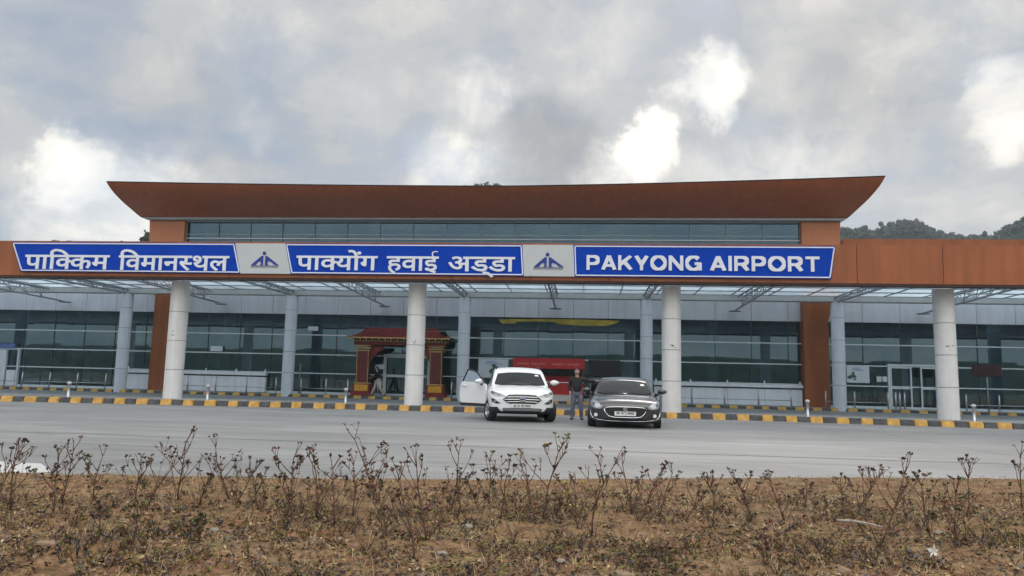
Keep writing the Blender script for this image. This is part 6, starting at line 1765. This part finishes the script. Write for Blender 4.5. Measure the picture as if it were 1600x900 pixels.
for x, y, s, mi, lb in [(-.97, 6.33, 0.034, 0, 'long pale flat stone on the verge below the white car'), (-.99, 5.31, 0.037, 0, 'largest pale rounded stone on the verge, just left of middle at the bottom'), (-2.95, 5.85, 0.043, 0, 'greyish white stone on the verge at the left, beside a shrub'), (-3.75, 5.0, .06, 1, 'reddish brown stone at lower left of the verge'), (.25, 4.95, .055, 1, 'brown stone low on the verge below the grey hatchback'), (-.15, 5.25, .035, 0, 'small pale stone in front of the grey hatchback, near the bottom'), (1.75, 5.35, .045, 1, 'brown stone at the bottom right, left of the white petals'), (3.1, 7.0, .04, 0, 'small pale stone at the far right of the verge')]:
    b = MB(); stone_into(b, 0, 0, 0, s, mi)
    o = b.build('stone', M_STONE, fix=False); o.location = (x, y, verge_z(x, y) + s * .25)
    tag(o, lb, 'stone', 'loose stones on the verge')
# knee-low weeds: many tiny twiggy tufts
wd = MB(); n = 0
while n < 3600:
    y = 3.0 + 5.5 * rnd.random(); x = rnd.uniform(-.85 * y - 1.5, .72 * y + 1.5)
    e = vedge(x) - y
    if e < 1.0 or rnd.random() > .30 + 1.5 * fbm(x, y, 15, 1.3) - (.25 if e < 2 else 0): continue
    z = verge_z(x, y); h = rnd.uniform(.03, .12) * (1.6 if rnd.random() < .12 else 1); st_ = rnd.choice((0, 1, 4, 4, 5, 1))
    for k in range(rnd.randint(2, 4)):
        a = rnd.uniform(0, 6.283); d = Vector((math.cos(a) * .6, math.sin(a) * .6, 1)).normalized() * h * rnd.uniform(.6, 1.1)
        p = Vector((x, y, z - .005)); md = p + d * .5 + Vector((rnd.gauss(0, .006), rnd.gauss(0, .006), 0))
        wd.tube([p, md, p + d], [.0028, .0022, .0012], 4, 1 if rnd.random() < .6 else 0, cap=False)
        for q_ in range(rnd.randint(2, 6)):
            c = p + d * rnd.uniform(.35, 1.05); L = rnd.uniform(.010, .026)
            v_ = Vector((rnd.gauss(0, 1), rnd.gauss(0, 1), rnd.gauss(.4, .6))).normalized(); w_ = v_.orthogonal().normalized(); w_ = Matrix.Rotation(rnd.uniform(0, 6.3), 3, v_) @ w_
            wd.add([c, c + v_ * L * .5 + w_ * L * .3, c + v_ * L, c + v_ * L * .5 - w_ * L * .3], [(0, 1, 2, 3)], st_)
    n += 1
tag(wd.build('low_weeds', M_LIT, fix=False), kind='stuff')
M_STEM = mat('shrub_bark', (.125, .068, .042), .9, var=.35, vscale=25)
b = MB().tube([(-.16, .10, .02), (-.05, .03, .03), (.06, -.02, .025), (.16, -.09, .012)], [.013, .012, .010, .006], 7)
b.tube([(-.05, .03, .03), (-.09, -.02, .06)], [.006, .003], 5)
o = b.build('dead_stick', mat('bleached_wood', (.36, .31, .27), .9, var=.3, vscale=15)); o.location = (2.45, 7.05, verge_z(2.45, 7.05) + .01)
tag(o, 'pale bleached dead stick lying on the verge at the right', 'stick')
t = empty('flower', (2.44, 5.62, verge_z(2.44, 5.62)), label='white star-shaped blossom low on the verge at bottom right', cat='flower')
MB().tube([(0, 0, 0), (.01, 0, .06), (.0, -.01, .10)], .004, 6).build('stalk', M_STEM, t)
b = MB()
for k in range(5):
    a = 2 * PI * k / 5 + .3; d = Vector((math.cos(a), -.25, math.sin(a))); q = Vector((-math.sin(a), 0, math.cos(a)))
    c = Vector((0, -.012, .115))
    b.add([c, c + d * .022 + q * (.007 + .007 * ((k + 1) % 2)), c + d * (.034 + .020 * ((k * 3) % 4) / 2), c + d * .022 - q * (.008 + .006 * (k % 3))], [(0, 1, 2, 3)])
b.build('petals', mat('white_petal', (.70, .70, .62), .6), t, fix=False)

# ------------------------------------------------------------------ young shrubs on the verge
M_SL = [mat('shrub_leaf_dark', (.060, .042, .028), .6, var=.4, vscale=30), mat('shrub_leaf_red', (.125, .048, .036), .6, var=.4, vscale=30), mat('shrub_leaf_green', (.090, .105, .030), .55, var=.4, vscale=30), mat('shrub_leaf_yellow', (.34, .27, .030), .55, var=.4, vscale=30)]
def shrub(i, x, y, dx, h, nb, style, leafy, label, spread=1.0):
    rnd = random.Random(100 + i)
    t = empty('shrub', (x, y, verge_z(x, y)), label=label, cat='shrub', group='young shrubs along the verge')
    st, lf = MB(), MB()
    tips = []
    def limb(p, d, L, r, lv):
        n = 4; pts = [p.copy()]; q = p.copy(); dd = d.normalized()
        for k in range(n):
            dd = (dd + Vector((rnd.gauss(0, .10), rnd.gauss(0, .10), .05 + rnd.gauss(0, .05)))).normalized()
            q = q + dd * L / n; pts.append(q.copy())
        st.tube(pts, [r * (1 - .55 * k / n) for k in range(n + 1)], 6)
        return pts, dd
    main = Vector((dx, rnd.uniform(-.05, .05), h * .80))
    pts, dd = limb(Vector((0, 0, -.02)), main + Vector((rnd.uniform(-.05, .05), 0, 0)), main.length, .0058 + .0044 * h, 0)
    end = pts[-1]
    corr = Vector((dx * .85 - end.x, 0, 0))
    def fork(p, d, L, r, k):
        m_ = rnd.choice((2, 3, 3))
        for j in range(m_):
            a = rnd.uniform(0, 6.283)
            nd = (d + Vector((math.cos(a) * .55, math.sin(a) * .4, .12)) * spread).normalized()
            pp, e = limb(p, nd, L * rnd.uniform(.7, 1.25), r * 1.1, 2)
            tips.append((pp[-1], e))
            if k and rnd.random() < .6:
                a = rnd.uniform(0, 6.283)
                nd = (e + Vector((math.cos(a) * .6, math.sin(a) * .4, .2))).normalized()
                pq, e2 = limb(pp[2], nd, L * .55, r * .6, 2); tips.append((pq[-1], e2))
    fork(end, dd, h * .20, .0038, True)
    for k in range(nb + 2):
        f = rnd.uniform(.22, .85); j = f * (len(pts) - 1); p = pts[int(j)].lerp(pts[min(int(j) + 1, len(pts) - 1)], j % 1)
        sgn = rnd.choice((-1, 1)) if k > 1 else (-1, 1)[k % 2]
        d = Vector((sgn * rnd.uniform(.35, .85) * spread, rnd.gauss(0, .35), rnd.uniform(.7, 1.2)))
        pp, e = limb(p, d, h * rnd.uniform(.22, .45) * (1.15 - f * .6), .0054, 1)
        fork(pp[-1], e, h * .12, .0032, rnd.random() < .5)
    for k in range(int(leafy * 4)):
        j = rnd.uniform(.5, len(pts) - 1.01); p = pts[int(j)].lerp(pts[int(j) + 1], j % 1); tips.append((p, Vector((rnd.gauss(0, 1), rnd.gauss(0, .6), .6)).normalized()))
    for k in range(rnd.choice((3, 4, 5, 6))):
        a = rnd.uniform(0, 6.283); hh = h * rnd.uniform(.2, .72)
        pp, e = limb(Vector((rnd.gauss(0, .015), rnd.gauss(0, .015), -.01)), Vector((math.cos(a) * .5, math.sin(a) * .5, 1)), hh, .0034, 2)
        fork(pp[-1], e, hh * .22, .0022, False)
        for q_ in range(3):
            d = Vector((rnd.gauss(0, 1), rnd.gauss(0, 1), .5)).normalized(); L = .024; qq = d.orthogonal().normalized() * L * .32
            lf.add([pp[-1], pp[-1] + d * L * .5 + qq, pp[-1] + d * L, pp[-1] + d * L * .5 - qq], [(0, 1, 2, 3)], rnd.choice((0, 1, 2)))
    for p, e in tips:
        nl = max(1, int(rnd.gauss(4.2 * leafy, 1.4)))
        for k in range(nl):
            a = rnd.uniform(0, 6.283)
            d = (e * rnd.uniform(.2, 1.0) + Vector((math.cos(a), math.sin(a) * .8, rnd.uniform(-.1, .7)))).normalized()
            L = rnd.uniform(.014, .040); q = d.cross(Vector((rnd.gauss(0, .4), rnd.gauss(0, .4), 1))).normalized() * L * rnd.uniform(.26, .40)
            up_ = q.cross(d).normalized() * L * .12
            b0 = p - e * rnd.uniform(0, .012)
            mi = style if rnd.random() < .55 else rnd.choice((0, 1, 1, 2, 2))
            lf.add([b0, b0 + d * L * .5 + q + up_, b0 + d * L, b0 + d * L * .5 - q + up_], [(0, 1, 2), (0, 2, 3)], mi)
        lf.add([p + Vector((.0045 * math.cos(c_), .0045 * math.sin(c_), -.004)) for c_ in (0, 2.1, 4.2)] + [p + e * .016], [(0, 1, 3), (1, 2, 3), (2, 0, 3)], 0)
    st.build('stem', M_STEM, t)
    lf.build('leaves', M_SL, t, fix=False)
    return t
D, RD, GN, YL = 0, 1, 2, 3
SH = [
 (-5.06, 6.26, .07, .65, 1, D, 1.3, 'slender shrub with a star-shaped dark leaf tuft on top, near the left edge'),
 (-5.08, 6.07, .07, .67, 1, D, .8, 'leaning shrub stem half cut off by the left edge'),
 (-4.65, 6.26, -.06, .56, 4, D, .9, 'wide many-twigged shrub under the first word of the sign, left of a leafy one'),
 (-4.85, 6.62, .13, .60, 2, D, .8, 'thin shrub leaning right behind the wide many-twigged one at far left'),
 (-4.70, 6.87, -.09, .54, 3, GN, 1.4, 'leafy shrub with pale green tufts at the far left'),
 (-4.10, 6.59, .0, .50, 4, D, .5, 'low spreading shrub with nearly bare curved twigs at left'),
 (-4.16, 6.89, .11, .63, 2, D, 1.0, 'shrub with one dark clump above a bent stem, left of the tallest left-hand shrub'),
 (-3.96, 7.06, -.06, .71, 4, D, .9, 'tall open shrub with forked bare twigs below the leftmost front column'),
 (-3.56, 6.72, .06, .49, 3, D, .9, 'upright shrub with small dark buds right of the tall open one'),
 (-3.52, 7.24, -.14, .67, 3, D, .8, 'single-stemmed shrub whose crown leans left, beside the leftmost front column'),
 (-3.34, 6.98, .20, .43, 1, D, .6, 'short shrub leaning right with a bare tip, left of the left ticket counter'),
 (-3.08, 4.93, .01, .39, 1, GN, .8, 'straight shrub rooted closest to the camera at lower left'),
 (-3.71, 5.54, -.01, .25, 1, D, .8, 'knee-low seedling in the leaf litter at lower left'),
 (-2.86, 5.44, -.01, .22, 2, GN, 1.2, 'small green seedling beside the greyish white stone'),
 (-2.94, 6.66, -.05, .53, 3, D, 1.0, 'shrub with clustered dark twigs under the left ticket counter'),
 (-2.54, 6.23, .15, .65, 6, RD, 1.6, 'densest reddish-leaved shrub, leaning right, left of the gate'),
 (-2.33, 6.46, .0, .67, 2, D, .7, 'thin tall shrub right behind the dense reddish one'),
 (-2.07, 6.17, .03, .61, 2, D, .9, 'upright shrub with a wavy stem left of the gate'),
 (-2.06, 6.61, .03, .58, 2, RD, 1.4, 'shrub topped with a rosy leaf tuft in front of the gate'),
 (-2.11, 7.51, -.19, .79, 2, RD, .9, 'tallest single shoot, leaning left, its tip by the front kerb below the gate'),
 (-2.02, 7.30, -.09, .40, 2, D, 1.0, 'short dark-tufted shrub at the foot of the tallest shoot'),
 (-1.53, 5.86, -.04, .49, 3, D, 1.0, 'low bushy shrub right of the tallest shoot'),
 (-1.15, 5.15, -.06, .70, 3, RD, 1.1, 'long-stemmed shrub with dark leaf tiers, rooted low in the foreground'),
 (-1.20, 5.79, -.05, .74, 2, D, .8, 'Y-shaped shrub with a forked crown below the second front column'),
 (-1.23, 6.96, -.02, .39, 1, D, .5, 'short stiff almost leafless stem right of the Y-shaped shrub'),
 (-1.13, 6.92, -.04, .70, 1, D, .8, 'slim tall shrub with tiny buds left of the white car'),
 (-.95, 7.56, .06, .53, 2, D, 1.0, 'shrub with dark twigs straight below the open car door'),
 (-.74, 6.72, .09, .60, 2, D, .9, 'right-leaning shrub below the white car, with bare lower stem'),
 (-.96, 7.02, -.09, .37, 2, D, .9, 'short shrub between the slim tall one and the white car'),
 (-.44, 6.70, -.05, .52, 2, D, .7, 'thin shrub below the right half of the white car'),
 (-.37, 6.81, .15, .80, 3, YL, 1.4, 'tall shrub with yellow leaf tufts on its tips, below the standing man'),
 (-.04, 6.46, -.13, .47, 3, YL, .9, 'left-leaning shrub with a few yellow leaves under the tall yellow-tipped one'),
 (.07, 6.20, -.10, .79, 4, D, .8, 'tall shrub with a narrow bare crown left of the grey hatchback'),
 (-.25, 6.93, .02, .22, 2, RD, .9, 'small reddish seedling below the standing man'),
 (.46, 7.28, -.13, .58, 2, D, .6, 'left-leaning sparse shrub below the grey hatchback'),
 (.50, 6.91, .22, .53, 5, RD, 1.0, 'broad low shrub with twigs reaching right, below the grey hatchback'),
 (.71, 7.24, .16, .51, 2, D, .6, 'thin right-leaning shrub below the third front column'),
 (.93, 7.10, .16, .47, 4, D, .8, 'tangled low shrub right of the third front column'),
 (1.12, 6.79, .06, .49, 4, RD, .9, 'reddish tangled shrub below the letter A of AIRPORT'),
 (1.59, 7.44, -.05, .50, 3, D, 1.1, 'shrub with flat-topped dark leaf tufts below the right ticket counter'),
 (1.28, 5.54, .02, .22, 2, RD, .9, 'reddish seedling low in the foreground, right of the middle'),
 (1.88, 7.31, -.12, .49, 1, D, .8, 'bare stem leaning left below the right brown pilaster'),
 (2.29, 8.10, .0, .30, 3, RD, .6, 'short twiggy shrub at the verge edge below the right pilaster'),
 (2.59, 7.57, .14, .58, 5, RD, .8, 'wide shrub with arching right branch above the dead stick'),
 (2.32, 6.25, .16, .75, 3, D, .7, 'tall right-leaning shrub rooted below the dead stick'),
 (3.03, 7.48, -.07, .37, 2, D, .7, 'low thin shrub behind the tall right-leaning one'),
 (2.93, 6.80, -.08, .60, 1, GN, 1.7, 'two-tipped shrub with fresh green leaf tufts at the right'),
 (2.94, 6.38, -.01, .58, 2, GN, .9, 'shrub directly behind the white blossom'),
 (3.78, 7.94, .10, .61, 3, D, .9, 'shrub with a candelabra of dark buds below the rightmost front column'),
 (4.70, 8.68, .05, .71, 1, GN, 1.3, 'tall shrub with green top tuft cut by the right edge'),
 (2.52, 7.72, .0, .45, 1, D, .6, 'upright thin shrub left of the wide arching one at right'),
]
for i, (x, y, dx, h, nb, stl, lf_, lb) in enumerate(SH):
    shrub(i, x, y, dx, h, nb, stl, lf_, lb)
